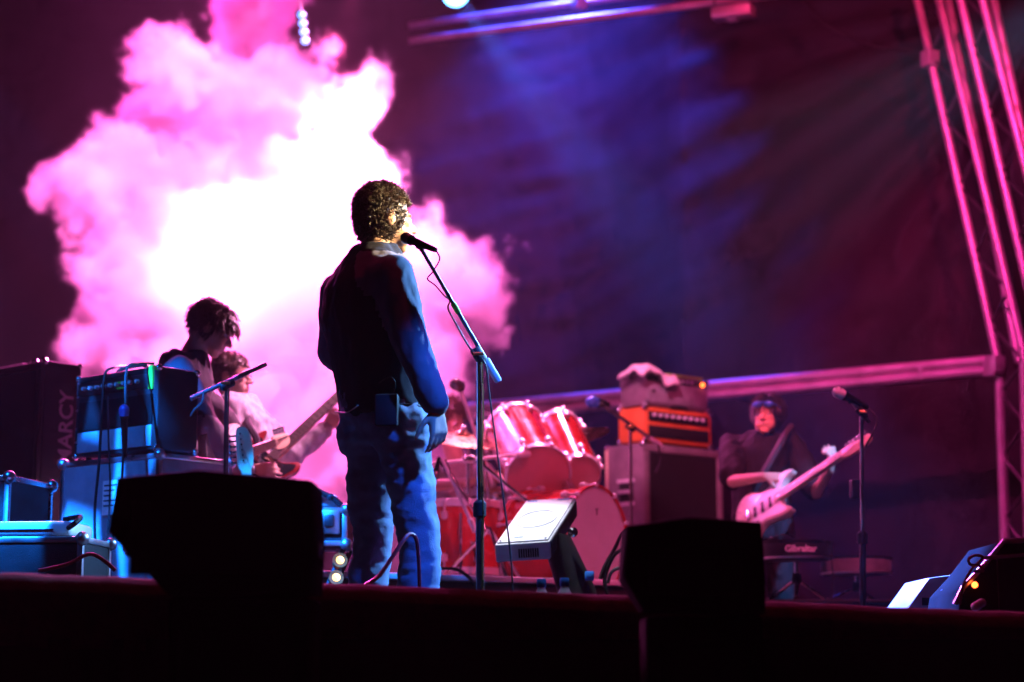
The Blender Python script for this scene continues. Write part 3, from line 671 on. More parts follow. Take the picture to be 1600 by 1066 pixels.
# ------------------------------------------------------------------ microphones and stands
def microphone(label, head, tail, r=.026, m_='blackmatte', grille='steel', group='microphones'):
    head, tail = V(head), V(tail); a = (tail - head).normalized(); L = (tail - head).length
    t = thing('microphone', label, 'microphone', head, group)
    MB().lathe([(.002, -r), (r * .6, -r * .8), (r * .95, -r * .3), (r, 0), (r * .98, r * .5), (r * .85, r * 1.2)], 18, head, a).build('grille', M[grille], t)
    MB().lathe([(r * .9, r * 1.2), (r * .95, r * 1.4), (r * .7, r * 1.8), (r * .45, L - .01), (r * .40, L)], 16, head, a).build('handle', M[m_], t)
    return t
def mic_stand(label, foot, top, b0, b1, clip=None, pole='steel', boom='steel', r=.0105, br=.008, tripod=True, tape=None, cw=True):
    foot, top, b0, b1 = V(foot), V(top), V(b0), V(b1)
    t = thing('microphone_stand', label, 'mic stand', foot, 'microphone stands')
    mid = foot.lerp(top, .55)
    MB().tube([foot + V((0, 0, .03)), mid], r * 1.25, 12, smooth=False).build('lower_tube', M[pole], t)
    MB().tube([mid, top], r * .8, 12, smooth=False).build('upper_tube', M['chrome'], t)
    MB().lathe([(r * 1.3, -.03), (r * 2, -.025), (r * 2, .02), (r * 1.2, .03)], 14, mid, (0, 0, 1)).build('height_clutch', M['rubber'], t)
    if tripod:
        for k in range(3):
            a = R(95 + 120 * k); e = foot + V((.28 * math.cos(a), .28 * math.sin(a), .012))
            l = MB().tube([foot + V((0, 0, .16)), e], .009, 8, smooth=False).build('leg', M[pole], t)
            MB().ball(e, .014, seg=10).build('rubber_foot', M['rubber'], l)
    else:
        MB().lathe([(.135, 0), (.135, .012), (.12, .022), (.03, .034), (.016, .05)], 32, foot, (0, 0, 1)).build('base', M['rubber'], t)
    ax = (b1 - b0).normalized()
    MB().tube([b0, b1], br, 10, smooth=False).build('boom', M[boom], t)
    s = ax.cross(V((0, 1, 0))).normalized()
    MB().lathe([(.016, -.03), (.019, -.025), (.019, .025), (.014, .032)], 14, top, ax).ball(top - s * .0, .02, seg=12).build('swivel', M['rubber'], t)
    MB().cyl(top + V((0, -.015, 0)), top + V((.0, -.045, .0)), .006).cyl(top + V((-.018, -.045, .0)), top + V((.018, -.045, .0)), .006).build('wing_knob', M['gold'], t)
    if cw: MB().lathe([(.011, -.0), (.0135, .006), (.0135, .085), (.010, .092)], 14, b1 - ax * .09, ax).build('counterweight', M['palepanel'], t)
    if clip: MB().tube([b0, V(clip)], .009, 8, smooth=False).ball(V(clip), .016, seg=10).build('clip', M['rubber'], t)
    if tape:
        c = b0.lerp(b1, tape); MB().tube([c - ax * .02, c + ax * .02], br * 1.35, 10, smooth=False).build('tape_band', M['greentape'], t)
    return t
def floorpt(px, d, z=0):
    p = P(px, 900, d); p.z = z; return p
# the singer's
mic_stand("tall boom microphone stand right in front of the singer", floorpt(752, 6.62), P(748, 556, 6.62), P(660, 392, 6.58), P(779, 596, 6.64), P(655, 383, 6.58), tape=.44, tripod=False, r=.0115, br=.0075)
microphone("microphone at the singer's mouth", P(634, 372, 6.6), P(681, 391, 6.52), .021)
def wire(name, label, pts, m_='cable', r=.0035, cat='cable'):
    o = MB().tube(pts, r, 6).build(name, M[m_]); o['label'] = label; o['category'] = cat; return o
wire('microphone_cable', "thin cable looping round the singer's boom and hanging down", [P(681, 391, 6.52), P(687, 405, 6.53), P(676, 425, 6.56), P(668, 436, 6.58), P(680, 446, 6.57), P(694, 462, 6.58), P(703, 470, 6.60), P(700, 482, 6.59), P(712, 505, 6.58), P(735, 545, 6.58), P(758, 568, 6.58), P(765, 620, 6.57), P(776, 700, 6.57), P(788, 790, 6.57), P(798, 870, 6.57), P(803, 960, 6.57)], 'cable', .0032)
wire('pole_cable', "cable running straight down the pole of the singer's stand", [P(753, 566, 6.6), P(755, 640, 6.59), P(753, 720, 6.6), P(755, 800, 6.6), P(754, 880, 6.6), P(757, 980, 6.6)], 'gold', .003)
# left boom stand
mic_stand('dark boom stand in front of the hooded guitarist', floorpt(352, 7.9), P(355, 601, 7.9), P(298, 623, 7.85), P(416, 569, 7.98), cw=False, r=.013, br=.010)
wire('stand_cable', 'cable hanging off the boom in front of the hooded guitarist', [P(318, 612, 7.84), P(316, 628, 7.83), P(304, 640, 7.84), P(298, 650, 7.86)], 'cable', .004)
# stand in front of the amplifier stack
mic_stand('boom stand crossing in front of the amplifier stack', floorpt(986, 11.4), P(985, 668, 11.4), P(945, 636, 11.35), P(1034, 697, 11.45), P(940, 632, 11.35), r=.012, br=.011, cw=True)
microphone('blue lit drum microphone left of the amplifier stack', P(924, 628, 11.4), P(952, 632, 11.45), .036, 'blackmatte', 'blueshade')  # blue stage light put into the grille colour
wire('boom_lead', 'short lead dangling from the boom by the amplifier stack', [P(1028, 692, 11.44), P(1031, 712, 11.44), P(1030, 726, 11.44), P(1024, 740, 11.44)], 'cable', .006)
# right vocal stand
mic_stand("straight vocal microphone stand in front of the right guitarist", floorpt(1344, 8.9), P(1346, 645, 8.9), P(1330, 626, 8.88), P(1358, 660, 8.92), P(1328, 626, 8.88), r=.0125, br=.009, tripod=False, cw=False)
microphone("round headed vocal microphone at right, pale pink in the light", P(1309, 613, 8.86), P(1356, 637, 8.9), .027, 'blackmatte', 'palepanel')
wire('vocal_cable', "cable spiralling down the right vocal stand", [P(1356, 637, 8.9), P(1370, 655, 8.88), P(1362, 680, 8.87), P(1352, 700, 8.87), P(1346, 740, 8.87), P(1350, 800, 8.87), P(1346, 860, 8.87), P(1349, 960, 8.87)], 'cable', .0045)
o = MB(frame(P(1336, 765, 8.87), 15)).box(-.022, .018, -.02, .02, -.045, .045, .006).build('cable_clip_box', M['rubber']); o['label'] = "small black box clipped halfway down the right vocal stand"; o['category'] = 'box'

# ------------------------------------------------------------------ drum kit on its riser (kit faces right)
RZ = .55
DK = 45  # kit yaw
t = thing('drum_riser', 'low riser under the drum kit with a bright front rim', 'riser', floorpt(800, 10.6))
rc = P(655, 884, 9.0); rc.z = 0
rm = frame(rc, 34)
MB(rm).box(-.6, 2.1, 0, 2.3, .035, RZ - .03).build('carcass', M['floorply'], t)
MB(rm).box(-.62, 2.12, -.02, 2.32, RZ - .028, RZ, .006).build('deck', M['palepanel'], t)
def drum(name, label, c0, c1, r, shell='drumred', top='drumhead', bot='resohead', lugs=8, hoop='nickel', cat='drum', badge=False, hr=None):
    """shell from top centre c0 to bottom centre c1"""
    c0, c1 = V(c0), V(c1); a = (c1 - c0).normalized(); L = (c1 - c0).length
    t = thing(name, label, cat, c1, 'drums of the red kit')
    MB().lathe([(r, 0), (r, L)], 40, c0, a).build('shell', M[shell], t)
    for (p, s, hm) in ((c0, -1, top), (c1, 1, bot)):
        MB().lathe([(r * 1.015, -s * .02), (r * 1.045, -s * .02), (r * 1.05, s * .018), (r * 1.02, s * .02), (r * 1.012, s * .005)], 40, p, a).build('hoop', M[hoop], t)
        MB().lathe([(r * 1.01, s * .004), (r * .98, s * .010), (r * .9, s * .0115), (.001, s * .0115)], 40, p, a).build('drumhead', M[hm], t)
    u = a.orthogonal().normalized(); q = a.cross(u)
    for k in range(lugs):
        an = 2 * math.pi * (k + .5) / lugs; o_ = u * math.cos(an) + q * math.sin(an)
        for cc_, ss_ in ((c0, 1), (c1, -1)):
            MB().lathe([(.011, -.022), (.013, -.012), (.012, -.002), (.007, .0), (.007, .045), (.017, .05), (.019, .065), (.017, .085), (.006, .092)], 12, cc_ + o_ * (r + .013), a * ss_).build('lug', M['nickel'], t)
    return t
ft = P(722, 790, 10.35); fb_ = ft.copy(); fb_.z -= .36
drum('floor_tom', 'big floor tom with dark red shell beside the singer\'s legs', ft, fb_, .215, lugs=8)
ftt = [o for o in bpy.data.objects if o.name == 'floor_tom'][0]
for k in range(3):
    a = R(30 + 120 * k); p = ft + V((.235 * math.cos(a), .235 * math.sin(a), -.18))
    MB().tube([p + V((0, 0, .12)), V((p.x, p.y, RZ + .01))], .009, 8, smooth=False).build('leg', M['chrome'], ftt)
drum('rack_tom', 'large rack tom with its red bottom head tilted to us', P(806, 676, 10.95), P(841, 742, 10.45), .175, lugs=8)
drum('rack_tom', 'small rack tom nearer the amplifier stack', P(872, 672, 10.95), P(903, 742, 10.55), .125, lugs=6)
drum('snare_drum', 'snare drum low between floor tom and rack toms', P(775, 770, 10.9), P(777, 800, 10.9), .175, shell='chrome', lugs=8)
bc = P(930, 842, 10.2); bax = V((math.sin(R(52)), -math.cos(R(52)), .0))
bd_ = drum('bass_drum', 'bass drum with plain pale front head and red hoop', bc - bax * .42, bc, .272, hoop='drumred', bot='drumhead', lugs=10)
text('head_badge', 'T', .05, axes(bc + bax * .0125 + V((0, 0, .14)), V((0, 0, 1)).cross(bax) * 1, bax), M['strap'], bd_)
for s in (-1, 1):
    sd = V((bax.y, -bax.x, 0)) * s
    MB().tube([bc + sd * .24 - bax * .1 - V((0, 0, .1)), bc + sd * .40 + bax * .06 + V((0, 0, RZ - bc.z + .01))], .009, 8, smooth=False).build('spur', M['chrome'], bd_)
# tom mount arms
for (p, q) in ((P(866, 700, 10.7), P(900, 775, 10.4)), (P(852, 690, 10.75), P(893, 775, 10.4))): MB().tube([p, (p + q) / 2 + V((0, 0, .02)), q], .012, 10).build('tom_arm', M['chrome'], bd_)
MB().box(-.04, .04, -.04, .04, -.03, .03, .008).build('tmp_block', M['chrome'], bd_); bpy.data.objects.remove(bpy.data.objects['tmp_block'])
MB(frame(P(896, 776, 10.4), 45)).box(-.045, .045, -.045, .045, -.03, .03, .008).build('tom_bracket', M['chrome'], bd_)
def cymbal(label, c, n, r, post):
    t = thing('cymbal', label, 'cymbal', post, 'cymbals of the kit')
    MB().lathe([(r, 0), (r * .75, .012), (r * .45, .022), (r * .2, .030), (r * .17, .044), (r * .08, .056), (.004, .058), (.004, .050), (r * .15, .036), (r * .19, .026), (r * .45, .018), (r * .75, .008), (r * .99, -.003)], 48, c, n).build('plate', M['bronze'], t)
    c = V(c); MB().lathe([(.012, .05), (.016, .06), (.012, .085), (.004, .09)], 12, c, n).build('wing_nut', M['chrome'], t)
    pt = V(post); k = V((pt.x, pt.y, c.z - .1))
    MB().tube([c + V(n).normalized() * .07, k], .007, 8, smooth=False).build('tilter', M['chrome'], t)
    MB().tube([k, pt + V((0, 0, .3))], .011, 10, smooth=False).build('post', M['chrome'], t)
    for j in range(3):
        a = R(20 + 120 * j); MB().tube([pt + V((0, 0, .3)), pt + V((.24 * math.cos(a), .24 * math.sin(a), .01))], .008, 8, smooth=False).build('leg', M['chrome'], t)
cymbal('wide crash cymbal tilted low over the floor tom, beside the singer\'s hand', P(722, 688, 10.9), (.15, -.28, 1), .235, floorpt(735, 11.0, RZ))
cymbal('thin cymbal seen edge on right of the rack toms', P(908, 682, 11.1), (-.22, .12, 1), .17, floorpt(930, 11.2, RZ))
cymbal('hi-hat cymbals beside the snare drum, above the low monitor', P(800, 768, 10.7), (.1, -.15, 1), .17, floorpt(802, 10.75, RZ))
# boom stands of the kit
def kit_boom(label, foot, top, a, b, mh=None, mt=None, mlabel=None, r=.024):
    t = thing('drum_boom_stand', label, 'mic stand', foot, 'boom stands among the drums'); foot, top, a, b = map(V, (foot, top, a, b))
    MB().tube([foot + V((0, 0, .25)), top], .011, 10, smooth=False).build('post', M['chrome'], t)
    for j in range(3):
        an = R(50 + 120 * j); MB().tube([foot + V((0, 0, .28)), foot + V((.26 * math.cos(an), .26 * math.sin(an), .012))], .010, 8, smooth=False).build('leg', M['chrome'], t)
    MB().tube([a, b], .0095, 10, smooth=False).build('boom', M['palepanel'], t)
    ax = (b - a).normalized(); MB().lathe([(.012, 0), (.017, .004), (.017, .075), (.012, .08)], 12, b - ax * .08, ax).build('counterweight', M['palepanel'], t)
    MB().ball(top, .024, seg=12).lathe([(.02, -.03), (.022, .03)], 12, top, ax).build('swivel', M['chrome'], t)
    if mh is not None: microphone(mlabel, mh, mt, r, 'blackmatte', 'steel')
kit_boom('pink lit boom stand rising above the crash cymbal', floorpt(775, 10.6, RZ), P(748, 672, 10.6), P(720, 612, 10.55), P(772, 762, 10.65), P(711, 600, 10.5), P(722, 606, 10.55), 'overhead drum microphone against the pink smoke beside the singer', .034)
kit_boom('boom stand angled down past the floor tom', floorpt(765, 9.9, RZ), P(695, 728, 10.0), P(690, 716, 9.98), P(744, 832, 10.0), P(680, 745, 9.95), P(686, 715, 9.98), 'dark microphone hanging over the floor tom', .022)
kit_boom('stand with long horizontal boom across the toms', floorpt(731, 10.2, RZ), P(731, 718, 10.2), P(664, 726, 10.1), P(828, 709, 10.35))
for (a, b, c) in ((P(822, 642, 10.9), P(797, 634, 10.9), 'clip microphone on the large rack tom rim'), (P(882, 655, 11.0), P(866, 652, 11.0), 'clip microphone on the small rack tom rim')):
    microphone(c, b, a, .026)
m2 = MB().tube([P(748, 722, 10.1), P(800, 765, 10.05), P(845, 800, 9.9)], .011, 10, smooth=False).build('stand_tube', M['chrome']); m2['label'] = 'bare chrome tube slanting down from the toms towards the low monitor'; m2['category'] = 'tube'

# ------------------------------------------------------------------ amplifier stack (faces right)
sc_ = P(1006, 810, 13.2); sc_.z = 0
SY = 40; am = frame(sc_, SY)
def fr(mm, x0, x1, z0, z1, y0, y1, w_, name, m_, t):
    """four trim strips round a front"""
    MB(mm).box(x0, x1, y0, y1, z1 - w_, z1, .003).build(name, m_, t); MB(mm).box(x0, x1, y0, y1, z0, z0 + w_, .003).build(name, m_, t)
    MB(mm).box(x0, x0 + w_, y0, y1, z0 + w_, z1 - w_, .003).build(name, m_, t); MB(mm).box(x1 - w_, x1, y0, y1, z0 + w_, z1 - w_, .003).build(name, m_, t)
def corners(mm, x0, x1, y0, y1, z0, z1, t, s=.03, m_='chrome'):
    for x in (x0, x1):
        for y in (y0, y1):
            for z in (z0, z1): MB(mm).ball((x + (.008 if x == x0 else -.008), y + (.008 if y == y0 else -.008), z + (.008 if z == z0 else -.008)), s * .75, seg=10).build('corner_cap', M[m_], t)
def cabinet(label, z0, z1, recess=True):
    t = thing('speaker_cabinet', label, 'speaker cabinet', sc_ + V((0, 0, z0)), 'cabinets of the amplifier stack')
    W, D = .77, .38
    MB(am).box(0, W, .012, D, z0 + .002, z1 - .002, .012).build('box', M['purplecab'], t)
    fr(am, .0, W, z0 + .01, z1 - .01, -.012, .010, .05, 'front_trim', M['purplecab'], t)
    MB(am).box(.052, W - .052, -.006, .011, z0 + .062, z1 - .062).build('grille', M['grille'], t)
    MB(am).box(-.006, .012, .10, .24, z1 - .42, z1 - .25, .006).build('handle_plate', M['rubber'], t)
    MB(am).box(-.012, -.004, .085, .255, z1 - .27, z1 - .245, .003).box(-.012, -.004, .085, .255, z1 - .43, z1 - .405, .003).build('handle_rim', M['palepanel'], t)
    MB(am).tube([(-.02, .11, z1 - .335), (-.028, .17, z1 - .335), (-.02, .23, z1 - .335)], .012, 8).build('grip', M['palepanel'], t)
    MB(am).box(-.004, .02, D - .025, D + .004, z0 + .35, z1 - .0, .004).build('back_edge_trim', M['cream'], t)
    corners(am, 0, W, .0, D, z0, z1, t)
    return t
S = 3000 / 13.2
zt = lambda py: P(1006, py, 13.2).z
zc = zt(691)
cabinet('lower speaker cabinet of the stack, mostly hidden', .03, zc / 2)
cabinet('upper speaker cabinet with dark grille and pale edges under the orange amplifier', zc / 2 + .003, zc)
z0, z1 = zc + .012, zt(634)
t = thing('orange_amplifier', 'orange amplifier head sandwiched in the middle of the stack', 'amplifier', sc_ + V((0, 0, z0)))
MB(am).box(.02, .68, .0, .27, z0, z1, .014).build('case', M['orange'], t)
MB(am).box(.055, .645, -.008, .004, z0 + .145, z1 - .03, .002).build('control_panel', M['rubber'], t)
MB(am).box(.055, .645, -.008, .004, z0 + .03, z0 + .115, .002).build('vent', M['grille'], t)
for k in range(9): MB(am).lathe([(.013, 0), (.011, .018), (.008, .02)], 12, am.inverted() @ (am @ V((.10 + .06 * k, -.008, z0 + .185))), (0, -1, 0)).build('knob', M['palepanel'], t)
MB(am).tube([(.27, -.004, z1 + .0), (.29, -.004, z1 + .02), (.41, -.004, z1 + .02), (.43, -.004, z1)], .008, 8).build('carry_handle', M['rubber'], t)
corners(am, .02, .68, .0, .27, z0, z1, t)
y0, y1 = z1 + .012, zt(582)
t = thing('guitar_amplifier', 'grey fronted amplifier with red pilot light on top of the stack', 'amplifier', sc_ + V((0, 0, y0)))
MB(am).box(.03, .65, .0, .26, y0, y1, .012).build('case', M['purplecab'], t)
MB(am).box(.045, .635, -.006, .003, y0 + .02, y1 - .055, .002).build('grille', M['silvercloth'], t)
MB(am).box(.045, .635, -.006, .003, y1 - .05, y1 - .012, .002).build('control_panel', M['rubber'], t)
for k in range(8): MB(am).lathe([(.010, 0), (.008, .014)], 12, (.16 + .045 * k, -.006, y1 - .031), (0, -1, 0)).build('knob', M['palepanel'], t)
MB(am).ball((.585, -.012, y1 - .035), .014, seg=12).build('pilot_light', M['ledred'], t)
MB(am).box(.085, .12, -.008, -.004, y0 + .09, y0 + .11).build('badge', M['rubber'], t)
MB(am).box(.25, .60, -.003, .03, y1 + .002, y1 + .018, .002).build('tape_strip', M['greentape'], t)
corners(am, .03, .65, .0, .26, y0, y1, t)
# towel
tw = MB()
def twl(a, b):
    x = -.05 + .36 * a; y = -.06 + .26 * b; z = y1 + .035 + .035 * math.sin(a * 5 + 1) * math.sin(b * 3 + .4) + .03 * noise.noise(V((a * 4, b * 4, 2)))
    if y < 0: z -= -y * 1.3 * (1 if a > .55 else .25)
    if x < 0: z -= -x * .8
    return am @ V((x, y, max(z, y1 + .012) if y >= 0 and x >= .03 else z))
n_ = 26
top = [[twl(i / n_, j / n_) for i in range(n_ + 1)] for j in range(n_ + 1)]
vs = [p for r_ in top for p in r_] + [p - V((0, 0, .03)) for r_ in top for p in r_]; N = (n_ + 1) ** 2; idx = lambda i, j: j * (n_ + 1) + i
fs = [(idx(i, j), idx(i + 1, j), idx(i + 1, j + 1), idx(i, j + 1)) for j in range(n_) for i in range(n_)]; fs += [tuple(N + q for q in reversed(f)) for f in fs]
for k in range(n_):
    fs += [(idx(k, 0), N + idx(k, 0), N + idx(k + 1, 0), idx(k + 1, 0)), (idx(k, n_), idx(k + 1, n_), N + idx(k + 1, n_), N + idx(k, n_)), (idx(0, k), idx(0, k + 1), N + idx(0, k + 1), N + idx(0, k)), (idx(n_, k), N + idx(n_, k), N + idx(n_, k + 1), idx(n_, k + 1))]
o = MB().add(vs, fs).build('towel', M['towel'], smooth=180); o['label'] = 'crumpled white towel lying on top of the amplifier stack'; o['category'] = 'towel'
ss = o.modifiers.new('s', 'SUBSURF'); ss.levels = 1; ss.render_levels = 1

# ------------------------------------------------------------------ front speakers and their stands
def front_speaker(label, poly, d, depth, woofer, sublabel):
    pts = [P(x, y, d) for x, y in poly]; base = V((sum(p.x for p in pts) / len(pts), d, 0))
    t = thing('wedge_speaker', label, 'speaker', base, 'black speakers along the stage front')
    xs = [p.x for p in pts]; zs = [p.z for p in pts]
    MB().prism([(p.x, p.z) for p in pts], d, d + depth, .008, 'y').build('cabinet', M['blackmatte'], t)
    MB().box(min(xs) + .06, max(xs) - .06, d - .014, d - .003, min(zs) + .05, max(zs) - .08, .004).build('grille', M['rubber'], t)
    for k in (-1, 1): MB().box(max(xs) - .012 if k > 0 else min(xs) + .03, max(xs) + .002 if k > 0 else min(xs) + .04, d + .09, d + .2, min(zs) + .1, min(zs) + .14, .003).build('side_handle', M['rubber'], t)
    s = thing('subwoofer', sublabel, 'speaker', V((base.x, d, -1.62)), 'black bass bins in front of the stage')
    x0, x1, zt_ = pts[-1].x, max(xs) - .008, min(zs) - .004
    MB().box(x0, x1, d + .01, d + .30, -1.615, zt_, .01).build('cabinet', M['voidblack'], s)
    MB().box(x0 + .03, x1 - .03, d - .006, d + .008, -1.5, zt_ - .08, .004).build('grille', M['rubber'], s)
front_speaker('large black wedge speaker silhouetted at the stage front, left', [(168, 832), (182, 746), (310, 734), (486, 750), (490, 830), (486, 925), (262, 930)], 4.78, .3, None, 'black bass bin below the large left wedge speaker')
front_speaker('smaller black wedge speaker silhouetted at the stage front, right of centre', [(976, 900), (980, 822), (1080, 807), (1190, 816), (1197, 900), (1196, 960), (1010, 952)], 4.95, .3, None, 'black bass bin below the right wedge speaker')

# ------------------------------------------------------------------ left backline
def flight_case(label, mm, w_, dp, h, panel='caseblue', z0=.06, cat='flight case', loc=None):
    t = thing('flight_case', label, cat, loc if loc is not None else mm.translation, 'flight cases')
    MB(mm).box(-w_ + .006, -.006, .006, dp - .006, z0 + .006, z0 + h - .006).build('panel_box', M[panel], t)
    e = .022
    for z in (z0, z0 + h - e): 
        MB(mm).box(-w_, 0, 0, e, z, z + e, .003).build('edge_profile', M['alu'], t); MB(mm).box(-w_, 0, dp - e, dp, z, z + e, .003).build('edge_profile', M['alu'], t)
        MB(mm).box(-w_, -w_ + e, e, dp - e, z, z + e, .003).build('edge_profile', M['alu'], t); MB(mm).box(-e, 0, e, dp - e, z, z + e, .003).build('edge_profile', M['alu'], t)
    for x in (-w_, -e):
        for y in (0, dp - e): MB(mm).box(x, x + e, y, y + e, z0 + e, z0 + h - e, .003).build('edge_profile', M['alu'], t)
    for x in (-w_, 0):
        for y in (0, dp):
            for z in (z0, z0 + h): MB(mm).ball((x * .985 - (.0 if x else .004), y + (.006 if y == 0 else -.006), z + (.008 if z == z0 else -.008)), .026, seg=12).build('ball_corner', M['alu'], t)
    for x in (-w_ * .75, -w_ * .25):
        l = MB(mm).box(x - .045, x + .045, -.010, .004, z0 + h * .62 - .05, z0 + h * .62 + .05, .006).build('latch', M['alu'], t)
        MB(mm).box(x - .02, x + .02, -.018, -.008, z0 + h * .62 - .02, z0 + h * .62 + .03, .004).build('latch_wing', M['steel'], l)
    return t
LY = -39
lc = P(249, 707, 8.1); top_z = lc.z; lc.z = 0
lm = frame(lc, LY)
fc = flight_case('blue lit flight case with metal edges carrying the combo amplifier', lm, .66, .42, top_z - .06)
ms = MB(lm).box(-.36, -.25, -.004, .003, top_z - .25, top_z - .10).build('paper_sheet', M['paper'], fc)
for k in range(5): MB(lm).box(-.35, -.26 - .02 * (k % 3), -.0055, -.0042, top_z - .125 - .022 * k, top_z - .118 - .022 * k).build('print_line', M['strap'], ms)
for k in range(4): MB(lm).lathe([(.03, 0), (.03, .02)], 12, (-.08 - .5 * (k % 2), .08 + .26 * (k // 2), .03), (1, 0, 0)).build('caster', M['rubber'], fc)
# combo amp
ac = P(243, 703, 8.12); ac.z = top_z + .004; um = frame(ac, LY); ah = P(243, 572, 8.12).z - top_z
t = thing('combo_amplifier', 'black combo amplifier with green tape standing on the blue lit flight case', 'amplifier', ac)
W, D = .555, .235
MB(um).box(-W, 0, .004, D, .012, ah, .012).build('case', M['black'], t)
MB(um).box(-W + .03, -.03, -.002, .006, ah - .09, ah - .03, .002).build('control_panel', M['steel'], t)
for k in range(9): MB(um).lathe([(.010, 0), (.008, .016)], 10, (-W + .07 + .045 * k, -.002, ah - .06), (0, -1, 0)).build('knob', M['palepanel'], t)
MB(um).box(-W + .03, -.03, -.002, .006, ah * .34, ah - .12, .002).build('back_opening', M['blackmatte'], t)
MB(um).box(-W + .03, -.03, -.004, .006, .03, ah * .32, .002).build('lower_panel', M['caseblue'], t)
for k, z in enumerate((.08, .14, .22, .28, .34)):
    MB(um).lathe([(.006, 0), (.004, .004)], 8, (-W + .015, .004, z * ah / .37), (0, -1, 0)).build('screw', M['alu'], t)
MB(um).box(-.055, -.028, -.006, .03, ah - .10, ah + .004, .002).build('tape_strip', M['greentape'], t)
for z in (-.075, -.05): MB(um).box(-.26, -.215, -.008, -.001, ah + z - .008, ah + z, .001).build('tape_tab', M['greentape'], t)
MB(um).tube([(-.40, .10, ah), (-.36, .10, ah + .03), (-.22, .10, ah + .035), (-.18, .10, ah)], .010, 8).build('carry_handle', M['rubber'], t)
for x in (-.46, -.30, -.13): MB(um).ball((x, .06, ah * .62), .004, seg=6).build('valve_glow', M['ledred'], t)
corners(um, -W, 0, .004, D, .012, ah, t, .022)
for x in (-W + .05, -.05):
    for y in (.05, D - .05): MB(um).cyl((x, y, 0), (x, y, .013), .014).build('rubber_foot', M['rubber'], t)
wire('amplifier_cable', 'cable looped over the combo amplifier and down the case front', [P(196, 572, 8.3), P(180, 574, 8.0), P(164, 585, 7.95), P(159, 640, 7.92), P(155, 720, 7.9), P(148, 800, 7.88), P(150, 880, 7.86), P(152, 960, 7.86)], 'cable', .006)
wire('amplifier_cable', 'second cable hanging down beside a microphone on the combo amplifier', [P(240, 568, 8.25), P(216, 568, 8.1), P(198, 578, 8.0), P(196, 640, 7.95), P(192, 720, 7.93), P(186, 800, 7.9), P(165, 880, 7.86), P(160, 960, 7.86)], 'cable', .006)
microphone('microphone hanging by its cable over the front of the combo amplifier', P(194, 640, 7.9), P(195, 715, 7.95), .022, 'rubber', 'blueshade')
wire('case_cable', 'thin cable hanging down the case beside the paper sheet', [P(168, 620, 7.95), P(170, 700, 7.93), P(172, 760, 7.9), P(168, 840, 7.88), P(160, 895, 7.86)], 'cable', .004)
wire('floor_cable', 'dark red cable arching over the stage floor at far left', [P(60, 892, 6.6), P(105, 882, 6.6), P(140, 866, 6.6), P(165, 878, 6.6), P(180, 892, 6.6)], 'redcable', .007)
# tall cabinet
cc = P(53, 900, 9.6); cc.z = 0; cm = frame(cc, -42); ch = P(53, 562, 9.6).z
t = thing('tall_speaker_cabinet', 'tall dark cabinet with faded vertical lettering at the far left', 'speaker cabinet', cc)
MB(cm).box(-.72, 0, .012, .24, .02, ch, .012).build('box', M['black'], t)
fr(cm, -.72, 0, .03, ch - .01, -.012, .010, .035, 'front_trim', M['black'], t)
MB(cm).box(-.68, -.04, -.004, .011, .07, ch - .05).build('grille', M['grille'], t)
text('side_lettering', 'MARCY', .115, axes(cm @ V((.001, .155, P(80, 665, 9.6).z)), (0, 0, 1), cm.to_3x3() @ V((1, 0, 0))), M['dimlabel'], t, bold=.002)
corners(cm, -.72, 0, .012, .24, .02, ch, t, .022)
for k, x in enumerate((-.14, -.06)): MB(cm).lathe([(.018, 0), (.02, .01), (.012, .022)], 12, (x, .05, ch), (0, 0, 1)).build('top_knob', M['chrome'], t)
o = MB(cm).box(-.5, -.25, .05, .2, ch + .002, ch + .016, .004).build('song_book', M['paper']); o['label'] = 'thin pale folder lying on top of the tall lettered cabinet'; o['category'] = 'folder'
# cases at far left
e0 = P(15, 742, 7.6); h0 = e0.z; e0.z = 0
flight_case('flight case at the far left edge, only its bright corner showing', frame(e0, -12), .6, .4, h0 - .06, 'black')
e1 = P(130, 838, 7.0); h1 = e1.z; e1.z = 0
fm1 = frame(e1, -6); flight_case('low black flight case lying at the far left', fm1, .62, .34, h1 - .02, 'black', z0=.02)
t = thing('equipment_bag', 'padded silver topped bag on the low case at far left', 'bag', V((e1.x - .3, e1.y, h1)))
MB(fm1).box(-.56, -.06, .03, .30, h1 + .002, h1 + .06, .022, 4).build('body', M['palepanel'], t)
MB(fm1).tube([(-.08, .05, h1 + .03), (-.03, .0, h1 + .05), (-.035, .06, h1 + .075), (-.10, .07, h1 + .066)], .010, 8).build('strap', M['rubber'], t)
MB(fm1).box(-.5, -.12, .022, .032, h1 + .018, h1 + .03, .002).build('zip', M['chrome'], t)
# case with bag between left speaker and singer
k0 = P(543, 793, 8.0); kh = k0.z; k0.z = 0; km = frame(k0, 0)
flight_case('ribbed black flight case left of the singer\'s legs', km, .30, .4, .16, 'black', z0=kh - .16)
t = thing('folding_stand', 'black folding stand carrying the ribbed case left of the singer', 'stand', k0)
for s_ in (.05, .35):
    for (a, b) in (((-.26, s_, kh - .165), (-.02, s_, .01)), ((-.02, s_ + .02, kh - .165), (-.26, s_ + .02, .01))): MB(km).tube([a, b], .012, 8, smooth=False).build('leg', M['steel'], t)
t = thing('equipment_bag', 'pale padded bag with dark strap on the ribbed case beside the singer', 'bag', V((k0.x - .15, k0.y, kh)))
MB(km).box(-.27, -.045, .05, .32, kh + .002, kh + .06, .024, 4).build('body', M['palepanel'], t)
MB(km).tube([(-.26, .04, kh + .05), (-.17, .02, kh + .075), (-.08, .03, kh + .05), (-.03, .04, kh + .012)], .012, 8).ball((-.075, .03, kh + .046), .016, seg=10).build('strap', M['rubber'], t)
